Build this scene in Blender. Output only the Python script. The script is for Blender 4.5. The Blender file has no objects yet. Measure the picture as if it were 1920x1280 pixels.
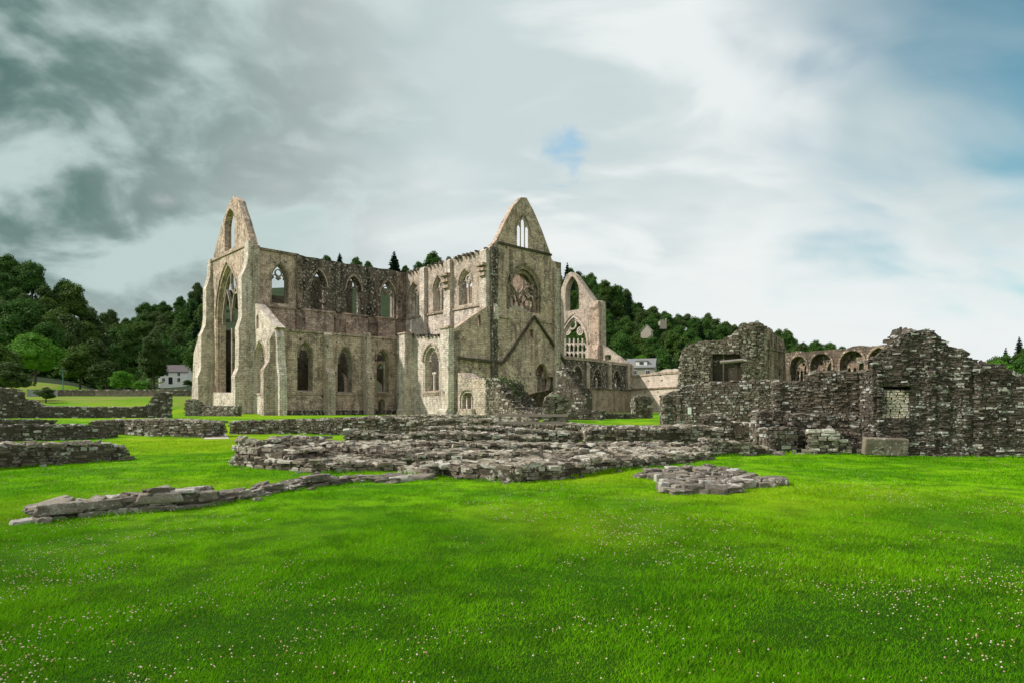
import bpy, math, random
import numpy as np
from mathutils import Vector
from mathutils.geometry import tessellate_polygon
random.seed(7); rng = np.random.default_rng(7)
SC = bpy.context.scene; COL = SC.collection
R = math.radians

# ------------------------------------------------------------------ camera
F, CX, HY, EYE = 1192.0, 960.0, 762.0, 1.65          # focal length and horizon of the photograph, eye height
cam_d = bpy.data.cameras.new('camera'); cam = bpy.data.objects.new('camera', cam_d); COL.objects.link(cam)
cam.location = (0, 0, EYE); cam.rotation_euler = (R(90), 0, 0)
cam_d.sensor_width = 36; cam_d.lens = 36 * F / 1920; cam_d.shift_y = (HY - 640) / 1920
cam_d.clip_start = 0.1; cam_d.clip_end = 5000
SC.camera = cam

# ------------------------------------------------------------------ light
SUN_AZ, SUN_EL = -94.0, 40.0        # degrees from the view axis (+Y), negative to the left
SUN_STR, SKY_STR, CLOUD_STR = 5.0, 0.115, 1.0
sd = bpy.data.lights.new('sun', 'SUN'); so = bpy.data.objects.new('sun', sd); COL.objects.link(so)
sd.energy = SUN_STR; sd.angle = R(1.2); sd.color = (1, .945, .87)
sdir = Vector((math.sin(R(SUN_AZ)) * math.cos(R(SUN_EL)), math.cos(R(SUN_AZ)) * math.cos(R(SUN_EL)), math.sin(R(SUN_EL))))
so.rotation_euler = sdir.to_track_quat('Z', 'Y').to_euler(); so.location = (-40, 20, 60)
SC.view_settings.view_transform = 'Standard'; SC.view_settings.look = 'None'
SC.view_settings.exposure = 0.0; SC.view_settings.gamma = 1.0; SC.view_settings.use_curve_mapping = False

# ------------------------------------------------------------------ node helper
class N:
    def __init__(s, tree): s.t = tree; s.n = tree.nodes; s.l = tree.links
    def new(s, typ, **kw):
        nd = s.n.new(typ)
        for k, v in kw.items(): setattr(nd, k, v)
        return nd
    def put(s, sock, v):
        if v is None: return
        if hasattr(v, 'is_output'): s.l.new(v, sock)
        else:
            if isinstance(v, (tuple, list)) and len(v) == 3 and sock.type == 'RGBA': v = (*v, 1)
            sock.default_value = v
    def math(s, op, a, b=None, c=None, clamp=False):
        nd = s.new('ShaderNodeMath', operation=op, use_clamp=clamp)
        for i, v in enumerate((a, b, c)):
            if v is not None: s.put(nd.inputs[i], v)
        return nd.outputs[0]
    def vmath(s, op, a, b=None):
        nd = s.new('ShaderNodeVectorMath', operation=op)
        s.put(nd.inputs[0], a)
        if b is not None: s.put(nd.inputs[1], b)
        return nd.outputs['Value'] if op in ('DOT_PRODUCT', 'LENGTH') else nd.outputs[0]
    def mix(s, f, a, b, mode='MIX'):
        nd = s.new('ShaderNodeMix', data_type='RGBA', blend_type=mode)
        s.put(nd.inputs[0], f); s.put(nd.inputs[6], a); s.put(nd.inputs[7], b)
        return nd.outputs[2]
    def noise(s, vec, scale, detail=4, rough=.55, dist=0):
        nd = s.new('ShaderNodeTexNoise'); s.put(nd.inputs['Vector'], vec)
        nd.inputs['Scale'].default_value = scale; nd.inputs['Detail'].default_value = detail
        nd.inputs['Roughness'].default_value = rough; nd.inputs['Distortion'].default_value = dist
        return nd.outputs['Fac']
    def ss(s, v, a, b):                       # smoothstep
        nd = s.new('ShaderNodeMapRange', interpolation_type='SMOOTHSTEP')
        s.put(nd.inputs[0], v); nd.inputs[1].default_value = a; nd.inputs[2].default_value = b
        return nd.outputs[0]
    def scale(s, vec, sc):
        nd = s.new('ShaderNodeMapping'); s.put(nd.inputs['Vector'], vec); nd.inputs['Scale'].default_value = sc
        return nd.outputs[0]

# ------------------------------------------------------------------ sky
world = bpy.data.worlds.new('World'); SC.world = world; world.use_nodes = True
w = N(world.node_tree); w.n.clear()
d = w.new('ShaderNodeTexCoord').outputs['Generated']
sky = w.new('ShaderNodeTexSky', sky_type='NISHITA'); sky.sun_disc = False
sky.sun_elevation = R(SUN_EL); sky.sun_rotation = R(SUN_AZ)
skyc = w.vmath('MULTIPLY', sky.outputs[0], (SKY_STR * .5, SKY_STR * 1.12, SKY_STR * .98))
sep = w.new('ShaderNodeSeparateXYZ'); w.put(sep.inputs[0], d)
zz = w.math('ADD', w.math('MAXIMUM', sep.outputs[2], 0), .42)
comb = w.new('ShaderNodeCombineXYZ')
w.put(comb.inputs[0], w.math('DIVIDE', sep.outputs[0], zz)); w.put(comb.inputs[1], w.math('DIVIDE', sep.outputs[1], zz))
cp = comb.outputs[0]                                   # point on the cloud layer
rot = w.new('ShaderNodeMapping'); w.put(rot.inputs['Vector'], cp)
rot.inputs['Rotation'].default_value = (0, 0, R(38)); rot.inputs['Scale'].default_value = (.75, 1.35, 1)
n_big = w.noise(rot.outputs[0], 1.3, 4, .5, .3)
n_mid = w.noise(rot.outputs[0], 2.9, 5, .5, .5)
n_puff = w.noise(cp, 4.6, 6, .52, .3)
n_fine = w.noise(cp, 13, 4, .5, .4)
def toward(px, py):
    v = Vector(((px - CX) / F, 1, (HY - py) / F)).normalized(); return tuple(v)
bank = w.vmath('DOT_PRODUCT', d, toward(-260, 20))     # heavy cloud bank over the left side of the valley
wob = w.math('ADD', w.math('MULTIPLY_ADD', n_puff, .26, -.13), w.math('MULTIPLY_ADD', n_mid, .34, -.17))
bank_f = w.ss(w.math('ADD', bank, wob), .75, .985)
grey = w.mix(w.ss(n_big, .41, .57), (.59, .685, .695), (.84, .88, .878))
grey = w.mix(w.math('MULTIPLY', w.ss(n_mid, .46, .60), .75), grey, (.90, .93, .925))
horizon = w.math('SUBTRACT', 1, w.ss(sep.outputs[2], .02, .40))
grey = w.mix(w.math('MULTIPLY', horizon, .5), grey, (.82, .868, .86))
dark = w.mix(w.ss(w.math('ADD', w.math('MULTIPLY', n_puff, .55), w.math('MULTIPLY', n_mid, .45)), .41, .575), (.065, .155, .14), (.52, .64, .625))
cloud = w.mix(bank_f, grey, dark)
gap = w.vmath('DOT_PRODUCT', d, toward(2000, -110))     # thinner cloud, blue showing, to the upper right
gap_f = w.ss(w.math('ADD', gap, w.math('ADD', w.math('MULTIPLY_ADD', n_big, .26, -.13), w.math('MULTIPLY_ADD', n_mid, .12, -.06))), .928, 1.0)
gap2 = w.vmath('DOT_PRODUCT', d, toward(1040, 286))
gd = w.math('SQRT', w.math('MAXIMUM', w.math('MULTIPLY_ADD', gap2, -2, 2), 0))
gap2_f = w.math('MULTIPLY', w.math('SUBTRACT', 1, w.ss(w.math('ADD', gd, w.math('MULTIPLY_ADD', n_fine, .16, -.08)), -.012, .042)), .75)
final = w.mix(w.math('MULTIPLY', gap_f, .9), w.vmath('MULTIPLY', cloud, (CLOUD_STR,) * 3), skyc)
final = w.mix(gap2_f, final, (.30, .55, .76))
bg = w.new('ShaderNodeBackground'); w.put(bg.inputs[0], final); bg.inputs[1].default_value = 1
out = w.new('ShaderNodeOutputWorld'); w.l.new(bg.outputs[0], out.inputs[0])

# ------------------------------------------------------------------ objects
ORG = {}
def thing(name, label, cat, loc=(0, 0, 0), group=None, rz=0):
    o = bpy.data.objects.new(name, None); COL.objects.link(o); o.location = loc; o.rotation_euler = (0, 0, rz)
    o.empty_display_size = .5
    o['label'] = label; o['category'] = cat; o['kind'] = 'thing'
    if group: o['group'] = group
    ORG[o] = Vector(loc); return o
def tag(o, label=None, cat=None, group=None, kind=None):
    if label: o['label'] = label
    if cat: o['category'] = cat
    if group: o['group'] = group
    if kind: o['kind'] = kind
    return o
def link(name, me, parent=None):
    o = bpy.data.objects.new(name, me); COL.objects.link(o)
    if parent is not None:
        o.parent = parent; ORG[o] = ORG.get(parent, Vector((0, 0, 0)))
    return o
def mesh_np(name, V, loops, starts, mat, smooth=False, uv=True):
    me = bpy.data.meshes.new(name)
    V = np.asarray(V, dtype=np.float32); loops = np.asarray(loops, dtype=np.int32); starts = np.asarray(starts, dtype=np.int32)
    me.vertices.add(len(V)); me.vertices.foreach_set('co', V.ravel())
    me.loops.add(len(loops)); me.loops.foreach_set('vertex_index', loops)
    me.polygons.add(len(starts)); me.polygons.foreach_set('loop_start', starts)
    me.update(calc_edges=True)
    me.polygons.foreach_set('use_smooth', np.full(len(starts), bool(smooth)))
    if mat: me.materials.append(mat)
    return me
def box_uv(me, off=(0, 0, 0)):
    n = len(me.polygons); nl = len(me.loops); nv = len(me.vertices)
    if nl == 0: return
    nor = np.empty(n * 3, np.float32); me.polygons.foreach_get('normal', nor); nor = nor.reshape(-1, 3)
    co = np.empty(nv * 3, np.float32); me.vertices.foreach_get('co', co); co = co.reshape(-1, 3) + np.array(off, np.float32)
    li = np.empty(nl, np.int32); me.loops.foreach_get('vertex_index', li)
    tot = np.empty(n, np.int32); me.polygons.foreach_get('loop_total', tot)
    nl_nor = np.repeat(nor, tot, axis=0); P = co[li]
    tx, ty = -nl_nor[:, 1], nl_nor[:, 0]; ln = np.sqrt(tx * tx + ty * ty) + 1e-9
    u = (P[:, 0] * tx + P[:, 1] * ty) / ln; v = P[:, 2].copy()
    flat = np.abs(nl_nor[:, 2]) > .75
    u[flat] = P[flat, 0]; v[flat] = P[flat, 1]
    lay = me.uv_layers.new(name='UVMap'); lay.data.foreach_set('uv', np.stack([u, v], 1).ravel().astype(np.float32))
class MB:                                                # collects polygons in world space
    def __init__(s): s.v = []; s.f = []
    def add(s, vs, fs):
        b = len(s.v); s.v.extend([tuple(p) for p in vs]); s.f.extend([[b + i for i in f] for f in fs])
    def box(s, c, ax, ay, az):                           # centre and three half-axis vectors
        c, ax, ay, az = map(Vector, (c, ax, ay, az))
        vs = [c + sx * ax + sy * ay + sz * az for sz in (-1, 1) for sy in (-1, 1) for sx in (-1, 1)]
        s.add(vs, [(0, 2, 3, 1), (4, 5, 7, 6), (0, 1, 5, 4), (2, 6, 7, 3), (0, 4, 6, 2), (1, 3, 7, 5)])
    def abox(s, x0, x1, y0, y1, z0, z1):
        s.box(((x0 + x1) / 2, (y0 + y1) / 2, (z0 + z1) / 2), ((x1 - x0) / 2, 0, 0), (0, (y1 - y0) / 2, 0), (0, 0, (z1 - z0) / 2))
    def cyl(s, a, b, ra, rb, n=8):
        a, b = Vector(a), Vector(b); z = (b - a).normalized(); x = z.orthogonal().normalized(); y = z.cross(x)
        vs = []
        for p, r in ((a, ra), (b, rb)):
            for i in range(n):
                t = 2 * math.pi * i / n; vs.append(p + r * (math.cos(t) * x + math.sin(t) * y))
        s.add(vs, [(i, (i + 1) % n, n + (i + 1) % n, n + i) for i in range(n)] + [tuple(range(n))[::-1], tuple(range(n, 2 * n))])
    def build(s, name, mat, parent=None, smooth=False):
        off = ORG.get(parent, Vector((0, 0, 0))) if parent is not None else Vector((0, 0, 0))
        V = np.array(s.v, np.float32).reshape(-1, 3) - np.array(off, np.float32)
        loops = [i for f in s.f for i in f]; st = []; k = 0
        for f in s.f: st.append(k); k += len(f)
        me = mesh_np(name, V, loops, st, mat, smooth); box_uv(me, off)
        return link(name, me, parent)
def area2(p): return sum(p[i][0] * p[(i + 1) % len(p)][1] - p[(i + 1) % len(p)][0] * p[i][1] for i in range(len(p)))
class Plane:                                             # vertical plane; u runs along dirn, out points to the viewer's side
    def __init__(s, o, dirn, outw): s.o = Vector((o[0], o[1])); s.d = Vector(dirn).normalized(); s.n = Vector(outw).normalized()
    def u(s, px):
        k = (px - CX) / F; return (k * s.o.y - s.o.x) / (s.d.x - k * s.d.y)
    def uz(s, px, py):
        u = s.u(px); Y = s.o.y + u * s.d.y; return (u, EYE - (py - HY) / F * Y)
    def P(s, u, z, t=0): q = s.o + s.d * u + s.n * t; return Vector((q.x, q.y, z))
    def xy(s, u, t=0): return s.o + s.d * u + s.n * t
    def px(s, u): q = s.xy(u); return CX + F * q.x / q.y
def slab(mb, pl, outline, holes, t0, t1):                # wall slab with openings, faces at offsets t0 and t1
    loops = [list(outline)] + [list(h) for h in holes]
    if area2(loops[0]) < 0: loops[0].reverse()
    for h in loops[1:]:
        if area2(h) > 0: h.reverse()
    tri = tessellate_polygon([[Vector((p[0], p[1], 0)) for p in l] for l in loops])
    flat = [p for l in loops for p in l]; n = len(flat)
    vs = [pl.P(p[0], p[1], t0) for p in flat] + [pl.P(p[0], p[1], t1) for p in flat]
    fs = []
    up = Vector((pl.d.x, pl.d.y, 0)).cross(Vector((0, 0, 1)))
    s_ = 1 if up.dot(Vector((pl.n.x, pl.n.y, 0))) * (t0 - t1) > 0 else -1
    for t in tri:
        a = area2([flat[i] for i in t])
        t = list(t) if a * s_ > 0 else list(t)[::-1]
        fs.append(t); fs.append([i + n for i in t][::-1])
    b = 0
    for l in loops:
        m = len(l)
        for i in range(m):
            q = [b + i, b + i + n, b + (i + 1) % m + n, b + (i + 1) % m]
            fs.append(q if s_ > 0 else q[::-1])
        b += m
    mb.add(vs, fs)
def arch(uc, wd, z0, zs, za, n=7):                       # pointed arch outline
    h = max(za - zs, .05); rad = (wd * wd / 4 + h * h) / wd; pts = [(uc - wd / 2, z0)]
    a_end = math.atan2(h, rad - wd / 2) if rad >= wd / 2 else math.pi - math.atan2(h, wd / 2 - rad)
    for i in range(n + 1):
        a = a_end * i / n; pts.append((uc - wd / 2 + rad - rad * math.cos(a), zs + rad * math.sin(a)))
    right = [(2 * uc - p[0], p[1]) for p in pts[::-1]]
    return pts + right[1:]
def bar(mb, pl, pts, hw, t0, t1, closed=False):          # square-section stone bar along a path in the plane
    P = [Vector(p) for p in pts]; m = len(P); ring = []
    for i in range(m):
        a = P[i - 1] if (i > 0 or closed) else P[i]; b = P[(i + 1) % m] if (i < m - 1 or closed) else P[i]
        tt = (b - a).normalized() if (b - a).length > 1e-6 else Vector((1, 0)); nn = Vector((-tt.y, tt.x)) * hw
        ring.append([pl.P(*(P[i] + nn), t0), pl.P(*(P[i] - nn), t0), pl.P(*(P[i] - nn), t1), pl.P(*(P[i] + nn), t1)])
    vs = [p for r in ring for p in r]; fs = []
    for i in range(m if closed else m - 1):
        a = 4 * i; b = 4 * ((i + 1) % m)
        for k in range(4): fs.append((a + k, a + (k + 1) % 4, b + (k + 1) % 4, b + k))
    if not closed: fs += [(0, 1, 2, 3), (4 * m - 1, 4 * m - 2, 4 * m - 3, 4 * m - 4)]
    mb.add(vs, fs)
def rag(pts, amp, step=.5):                              # broken wall top: subdivide and jitter
    o = []
    for i in range(len(pts) - 1):
        a, b = Vector(pts[i]), Vector(pts[i + 1]); k = max(1, int((b - a).length / step))
        for j in range(k):
            p = a.lerp(b, j / k)
            if 0 < j or i > 0: p = p + Vector((random.uniform(-.3, .3) * amp, random.uniform(-1, .6) * amp))
            o.append(tuple(p))
    o.append(tuple(pts[-1])); return o

# ------------------------------------------------------------------ ground heights
RIDGE = np.array([(-1200, 400, 300), (-400, 430, 262), (0, 470, 258), (50, 496, 250), (100, 524, 250), (150, 553, 255), (185, 598, 310), (230, 590, 420), (290, 572, 420),
    (340, 552, 420), (385, 520, 420), (480, 503, 430), (600, 498, 430), (740, 503, 430), (810, 497, 430), (900, 503, 430), (1050, 508, 420),
    (1120, 520, 420), (1160, 542, 420), (1240, 575, 430), (1330, 596, 440), (1400, 608, 450), (1480, 630, 480), (1570, 645, 520),
    (1640, 652, 540), (1750, 680, 560), (1835, 694, 480), (1870, 672, 450), (1920, 650, 430), (2100, 600, 420), (3200, 560, 420)], float)
def sstep(a, b, v):
    t = np.clip((v - a) / (b - a), 0, 1); return t * t * (3 - 2 * t)
def ground(x, y):
    x = np.asarray(x, float); y = np.asarray(y, float)
    yy = np.maximum(y, 1.0); px = CX + F * x / yy
    z = .55 * sstep(24, 60, y) + .02 * np.sin(x * .35 + 1) * np.sin(y * .3) * sstep(2, 6, np.abs(y))
    z = z + 3.3 * sstep(80, 134, y) * (1 - sstep(420, 600, px))
    yr = np.interp(px, RIDGE[:, 0], RIDGE[:, 2]); ys = np.interp(px, RIDGE[:, 0], RIDGE[:, 1])
    zr = EYE + (HY - ys) / F * yr - 11.5 - 2
    t = np.clip((y - 136) / np.maximum(yr - 136, 1), 0, 1.0)
    hill = (t ** 1.7) * np.maximum(zr - z, 0)
    return z + hill * (y > 1)
def gz(x, y): return float(ground(x, y))

# ------------------------------------------------------------------ materials
def newmat(name, rough=.9):
    m = bpy.data.materials.new(name); m.use_nodes = True; n = N(m.node_tree)
    b = m.node_tree.nodes['Principled BSDF']; b.inputs['Roughness'].default_value = rough
    b.inputs['Specular IOR Level'].default_value = .15
    return m, n, b
def plain(name, col, rough=.85, var=.15, sc=3):
    m, n, b = newmat(name, rough); pos = n.new('ShaderNodeNewGeometry').outputs['Position']
    c = n.mix(n.noise(pos, sc, 4), tuple(v * (1 - var) for v in col), tuple(min(1, v * (1 + var)) for v in col))
    n.put(b.inputs['Base Color'], c); return m
def piece_random(n):
    oi = n.new('ShaderNodeObjectInfo').outputs['Random']; ri = n.new('ShaderNodeNewGeometry').outputs['Random Per Island']
    return n.math('FRACT', n.math('ADD', oi, ri))
def ashlar(name, c1, c2, tint, stain, lichen=(.55, .53, .46), l_amt=.25, s_amt=.5, bw=.58, rh=.25, bump=.7, mortar=(.15, .118, .09), l_scale=1.6, speck=.36, holes=.85):
    m, n, b = newmat(name, .92)
    pos = n.new('ShaderNodeNewGeometry').outputs['Position']; uv = n.new('ShaderNodeUVMap', uv_map='UVMap').outputs[0]
    wob = n.new('ShaderNodeVectorMath', operation='MULTIPLY_ADD')
    nz = n.new('ShaderNodeTexNoise'); n.put(nz.inputs['Vector'], uv); nz.inputs['Scale'].default_value = 1.1; nz.inputs['Detail'].default_value = 3
    n.put(wob.inputs[0], nz.outputs['Color']); wob.inputs[1].default_value = (.16, .1, 0); n.put(wob.inputs[2], uv)
    br = n.new('ShaderNodeTexBrick'); n.put(br.inputs['Vector'], wob.outputs[0])
    br.inputs['Scale'].default_value = 1; br.inputs['Brick Width'].default_value = bw; br.inputs['Row Height'].default_value = rh
    br.inputs['Mortar Size'].default_value = .02; br.inputs['Mortar Smooth'].default_value = .4
    br.inputs['Color1'].default_value = (*c1, 1); br.inputs['Color2'].default_value = (*c2, 1); br.inputs['Mortar'].default_value = (*mortar, 1)
    col = br.outputs['Color']
    big = n.noise(pos, .22, 4, .6); col = n.mix(n.ss(big, .45, .66), col, n.mix(.55, col, tint))
    streak = n.noise(n.scale(uv, (1.3, .11, 1)), 1.0, 5, .62)
    patch = n.noise(pos, .5, 5, .65)
    st = n.math('MULTIPLY', n.ss(streak, .49, .56), n.ss(patch, .38, .55))
    col = n.mix(n.math('MULTIPLY', st, s_amt), col, stain)
    gr = n.math('MULTIPLY', n.ss(n.noise(pos, .42, 3, .55), .46, .60), n.ss(n.noise(pos, 2.4, 5, .7), .44, .56))
    col = n.mix(n.math('MULTIPLY', gr, min(1, s_amt * 1.1)), col, stain)
    blot = n.noise(pos, 1.1, 5, .7); col = n.mix(n.math('MULTIPLY', n.ss(blot, .52, .62), .3), col, tuple(v * .5 for v in tint)); col = n.mix(n.math('MULTIPLY', n.ss(blot, .46, .38), .35), col, tuple(min(1, v * 1.35) for v in c1))
    fine = n.noise(pos, 7, 4, .7); col = n.mix(n.math('MULTIPLY', n.ss(fine, .50, .72), speck), col, stain)
    var = n.noise(n.scale(uv, (1.6, 3.4, 1)), 1.0, 2, .5); col = n.mix(n.math('MULTIPLY', n.ss(var, .50, .60), .45), col, tuple(v * .55 for v in c2))
    vo = n.new('ShaderNodeTexVoronoi'); n.put(vo.inputs['Vector'], uv); vo.inputs['Scale'].default_value = .62
    vr = n.new('ShaderNodeSeparateColor'); n.put(vr.inputs[0], vo.outputs['Color'])
    dot = n.math('MULTIPLY', n.math('LESS_THAN', vo.outputs['Distance'], .115), n.math('GREATER_THAN', vr.outputs[0], .45)); col = n.mix(n.math('MULTIPLY', dot, holes), col, tuple(v * .35 for v in stain))
    lic = n.math('MULTIPLY', n.ss(n.noise(pos, l_scale * 3.2, 5, .72), .55, .64), n.ss(n.noise(pos, l_scale * .28, 3, .6), .62 - l_amt * .5, .80 - l_amt * .5))
    col = n.mix(lic, col, lichen)
    n.put(b.inputs['Base Color'], col)
    bp = n.new('ShaderNodeBump'); bp.inputs['Strength'].default_value = bump; bp.inputs['Distance'].default_value = .05
    hgt = n.math('ADD', n.math('MULTIPLY', br.outputs['Fac'], -1), n.math('MULTIPLY', n.noise(pos, 5, 5, .65), 1.3))
    n.put(bp.inputs['Height'], hgt); n.put(b.inputs['Normal'], bp.outputs[0]); return m
def rubble_mat(name, c1, c2, c3, lichen=(.50, .49, .44), l_th=.60, pale=.14, bump=.6, l_scale=7, moss=.0):
    bump = max(bump, .9)
    m, n, b = newmat(name, .95); pos = n.new('ShaderNodeNewGeometry').outputs['Position']; r = piece_random(n)
    col = n.mix(n.ss(r, 0, .55), c1, c2); col = n.mix(n.math('MULTIPLY', n.ss(r, .6, .9), .8), col, c3)
    col = n.mix(n.math('MULTIPLY', n.ss(n.noise(pos, 1.3, 4, .6), .42, .68), .6), col, tuple(v * .45 for v in c1))
    col = n.mix(n.ss(n.noise(pos, l_scale * 4, 3, .7), .48, .75), col, tuple(v * .4 for v in c1))
    r2 = n.math('FRACT', n.math('MULTIPLY', r, 7.31))
    col = n.mix(n.math('MULTIPLY', n.ss(n.math('FRACT', n.math('MULTIPLY', r, 3.7)), .3, 1), .55), col, tuple(v * .5 for v in c1))
    th = n.math('SUBTRACT', l_th, n.math('MULTIPLY', n.ss(r2, 1 - pale, 1 - pale * .5), .16))
    ln = n.math('ADD', n.math('MULTIPLY', n.noise(pos, l_scale, 4, .7), .65), n.math('MULTIPLY', n.noise(pos, l_scale * .16, 2, .5), .35))
    lic = n.math('MULTIPLY', n.math('SUBTRACT', ln, th), 22, clamp=True)
    col = n.mix(lic, col, n.mix(n.noise(pos, 11, 2), tuple(v * .62 for v in lichen), lichen))
    if moss: col = n.mix(n.math('MULTIPLY', n.ss(n.noise(pos, 1.9, 4, .6), .55, .68), moss), col, (.10, .115, .03))
    n.put(b.inputs['Base Color'], col)
    bp = n.new('ShaderNodeBump'); bp.inputs['Strength'].default_value = bump; bp.inputs['Distance'].default_value = .03
    n.put(bp.inputs['Height'], n.math('ADD', n.noise(pos, 14, 6, .75), n.math('MULTIPLY', n.noise(n.scale(pos, (1, 1, 3.5)), 5, 4, .6), 1.2))); n.put(b.inputs['Normal'], bp.outputs[0]); return m
M = {}
TAN1, TAN2 = (.73, .565, .445), (.45, .338, .26)
M['ashlar'] = ashlar('ashlar', TAN1, TAN2, (.50, .34, .245), (.085, .066, .05), s_amt=.62, l_amt=.5, lichen=(.76, .66, .55))
M['ashlar_lit'] = ashlar('ashlar_lit', (.83, .715, .61), (.60, .51, .43), (.64, .52, .43), (.12, .098, .08), l_amt=.7, s_amt=.55, lichen=(.76, .72, .64))  # lit copy of the ashlar, sunlight on the east sides put into the colour
M['mottled'] = ashlar('mottled', (.19, .15, .115), (.125, .10, .078), (.085, .077, .06), (.026, .025, .022), l_amt=1.1, s_amt=.9, lichen=(.62, .59, .51), l_scale=.95, speck=.65)
M['stained'] = ashlar('stained', (.36, .265, .19), (.26, .19, .135), (.25, .165, .115), (.045, .04, .033), l_amt=.55, s_amt=.9)
M['speckled'] = ashlar('speckled', (.62, .51, .41), (.47, .38, .30), (.48, .36, .28), (.10, .08, .064), l_amt=1.0, s_amt=.55, l_scale=1.5, speck=.7, lichen=(.72, .69, .61))
M['coping'] = ashlar('coping', (.56, .43, .33), (.43, .33, .245), (.36, .26, .19), (.075, .062, .048), l_amt=.7, s_amt=.6, bw=.8, rh=.4, l_scale=2.0, lichen=(.68, .65, .57))
M['tracery'] = ashlar('tracery', (.38, .325, .25), (.30, .25, .19), (.26, .21, .17), (.08, .07, .055), l_amt=.4, bw=.9, rh=.5, bump=.25)
M['inner'] = ashlar('inner', (.12, .095, .068), (.085, .068, .05), (.10, .075, .055), (.03, .027, .02), l_amt=.1, s_amt=.6)  # dark copy of the ashlar: interior shade in the colour; also weathered mouldings
M['brown_ashlar'] = ashlar('brown_ashlar', (.17, .13, .095), (.125, .095, .07), (.16, .115, .085), (.05, .043, .035), l_amt=.4, s_amt=.5)
M['plaster'] = ashlar('plaster', (.66, .56, .46), (.60, .51, .42), (.62, .48, .42), (.20, .17, .14), l_amt=.2, s_amt=.3, bw=1.1, rh=.5, bump=.25, mortar=(.5, .42, .35), speck=.15)
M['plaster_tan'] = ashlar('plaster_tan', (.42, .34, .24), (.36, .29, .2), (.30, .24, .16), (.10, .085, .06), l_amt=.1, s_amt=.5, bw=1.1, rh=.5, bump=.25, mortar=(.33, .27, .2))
M['dark_rubble'] = rubble_mat('dark_rubble', (.082, .070, .056), (.128, .108, .085), (.165, .135, .108), l_th=.57, pale=.17, l_scale=13)
M['brown_rubble'] = rubble_mat('brown_rubble', (.122, .102, .078), (.185, .153, .118), (.235, .192, .148), l_th=.562, pale=.18, l_scale=12)
M['grey_rubble'] = rubble_mat('grey_rubble', (.15, .125, .094), (.235, .195, .15), (.30, .25, .195), l_th=.545, pale=.22, lichen=(.52, .485, .41), l_scale=10)
M['pale_rubble'] = rubble_mat('pale_rubble', (.23, .20, .16), (.31, .27, .22), (.36, .315, .255), l_th=.55, pale=.2, lichen=(.66, .63, .55), l_scale=10)
M['infill'] = rubble_mat('infill', (.62, .54, .42), (.70, .62, .50), (.74, .66, .54), l_th=.62, pale=.1, lichen=(.68, .64, .56), l_scale=10)
M['field_stone'] = rubble_mat('field_stone', (.15, .128, .102), (.255, .222, .18), (.32, .275, .225), l_th=.55, pale=.15, l_scale=12, lichen=(.50, .47, .42))
M['core'] = rubble_mat('core', (.085, .069, .05), (.095, .078, .058), (.095, .078, .058), l_th=.60, pale=0)
M['lichen_top'] = rubble_mat('lichen_top', (.225, .19, .145), (.32, .275, .215), (.385, .335, .265), l_th=.54, pale=.2, lichen=(.55, .52, .44), l_scale=11, moss=.55)  # lighter copy for wall tops: lichen and moss, plus sunlight painted in
M['slate'] = plain('slate', (.13, .115, .115), .8, .5, 2)
M['grey_roof'] = plain('grey_roof', (.19, .19, .19), .8, .25, 3)
M['white_wash'] = plain('white_wash', (.80, .79, .72), .9, .05)
M['cream'] = plain('cream', (.34, .315, .25), .9, .12)
M['glass'] = plain('glass', (.06, .07, .08), .12, .1)
M['dark_door'] = plain('dark_door', (.02, .025, .04), .5, .1)
M['timber'] = plain('timber', (.22, .19, .15), .85, .3, 12)
M['beam'] = plain('beam', (.22, .19, .17), .85, .35, 6)
M['iron'] = plain('iron', (.08, .2, .17), .5, .1)
M['sign_white'] = plain('sign_white', (.78, .78, .74), .6, .04)
M['gravel'] = plain('gravel', (.50, .44, .38), .95, .25, 14)
M['road'] = plain('road', (.30, .26, .245), .9, .15, 2)
M['bark'] = plain('bark', (.075, .06, .045), .95, .3, 3)
def leaf_mat(name, c1, c2, c3=None):
    m, n, b = newmat(name, .7); pos = n.new('ShaderNodeNewGeometry').outputs['Position']
    ri = n.new('ShaderNodeNewGeometry').outputs['Random Per Island']; oi = n.new('ShaderNodeObjectInfo').outputs['Random']
    col = n.mix(ri, c1, c2); col = n.mix(n.math('MULTIPLY', n.ss(oi, .35, 1), .75), col, c3 or c2)
    n.put(b.inputs['Base Color'], col)
    tr = n.new('ShaderNodeBsdfTranslucent'); n.put(tr.inputs[0], col); mx = n.new('ShaderNodeMixShader'); mx.inputs[0].default_value = .25
    o = n.n['Material Output']; n.l.new(b.outputs[0], mx.inputs[1]); n.l.new(tr.outputs[0], mx.inputs[2]); n.l.new(mx.outputs[0], o.inputs[0]); return m
M['leaf'] = leaf_mat('leaf', (.026, .078, .013), (.066, .15, .022), (.075, .125, .018))
M['leaf_lime'] = leaf_mat('leaf_lime', (.055, .17, .014), (.12, .29, .022), (.10, .24, .02))
M['leaf_olive'] = leaf_mat('leaf_olive', (.04, .078, .02), (.08, .125, .03), (.07, .12, .026))
M['needle'] = leaf_mat('needle', (.012, .034, .016), (.022, .055, .022), (.02, .056, .018))
M['ivy'] = leaf_mat('ivy', (.03, .06, .015), (.06, .10, .025))

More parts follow.
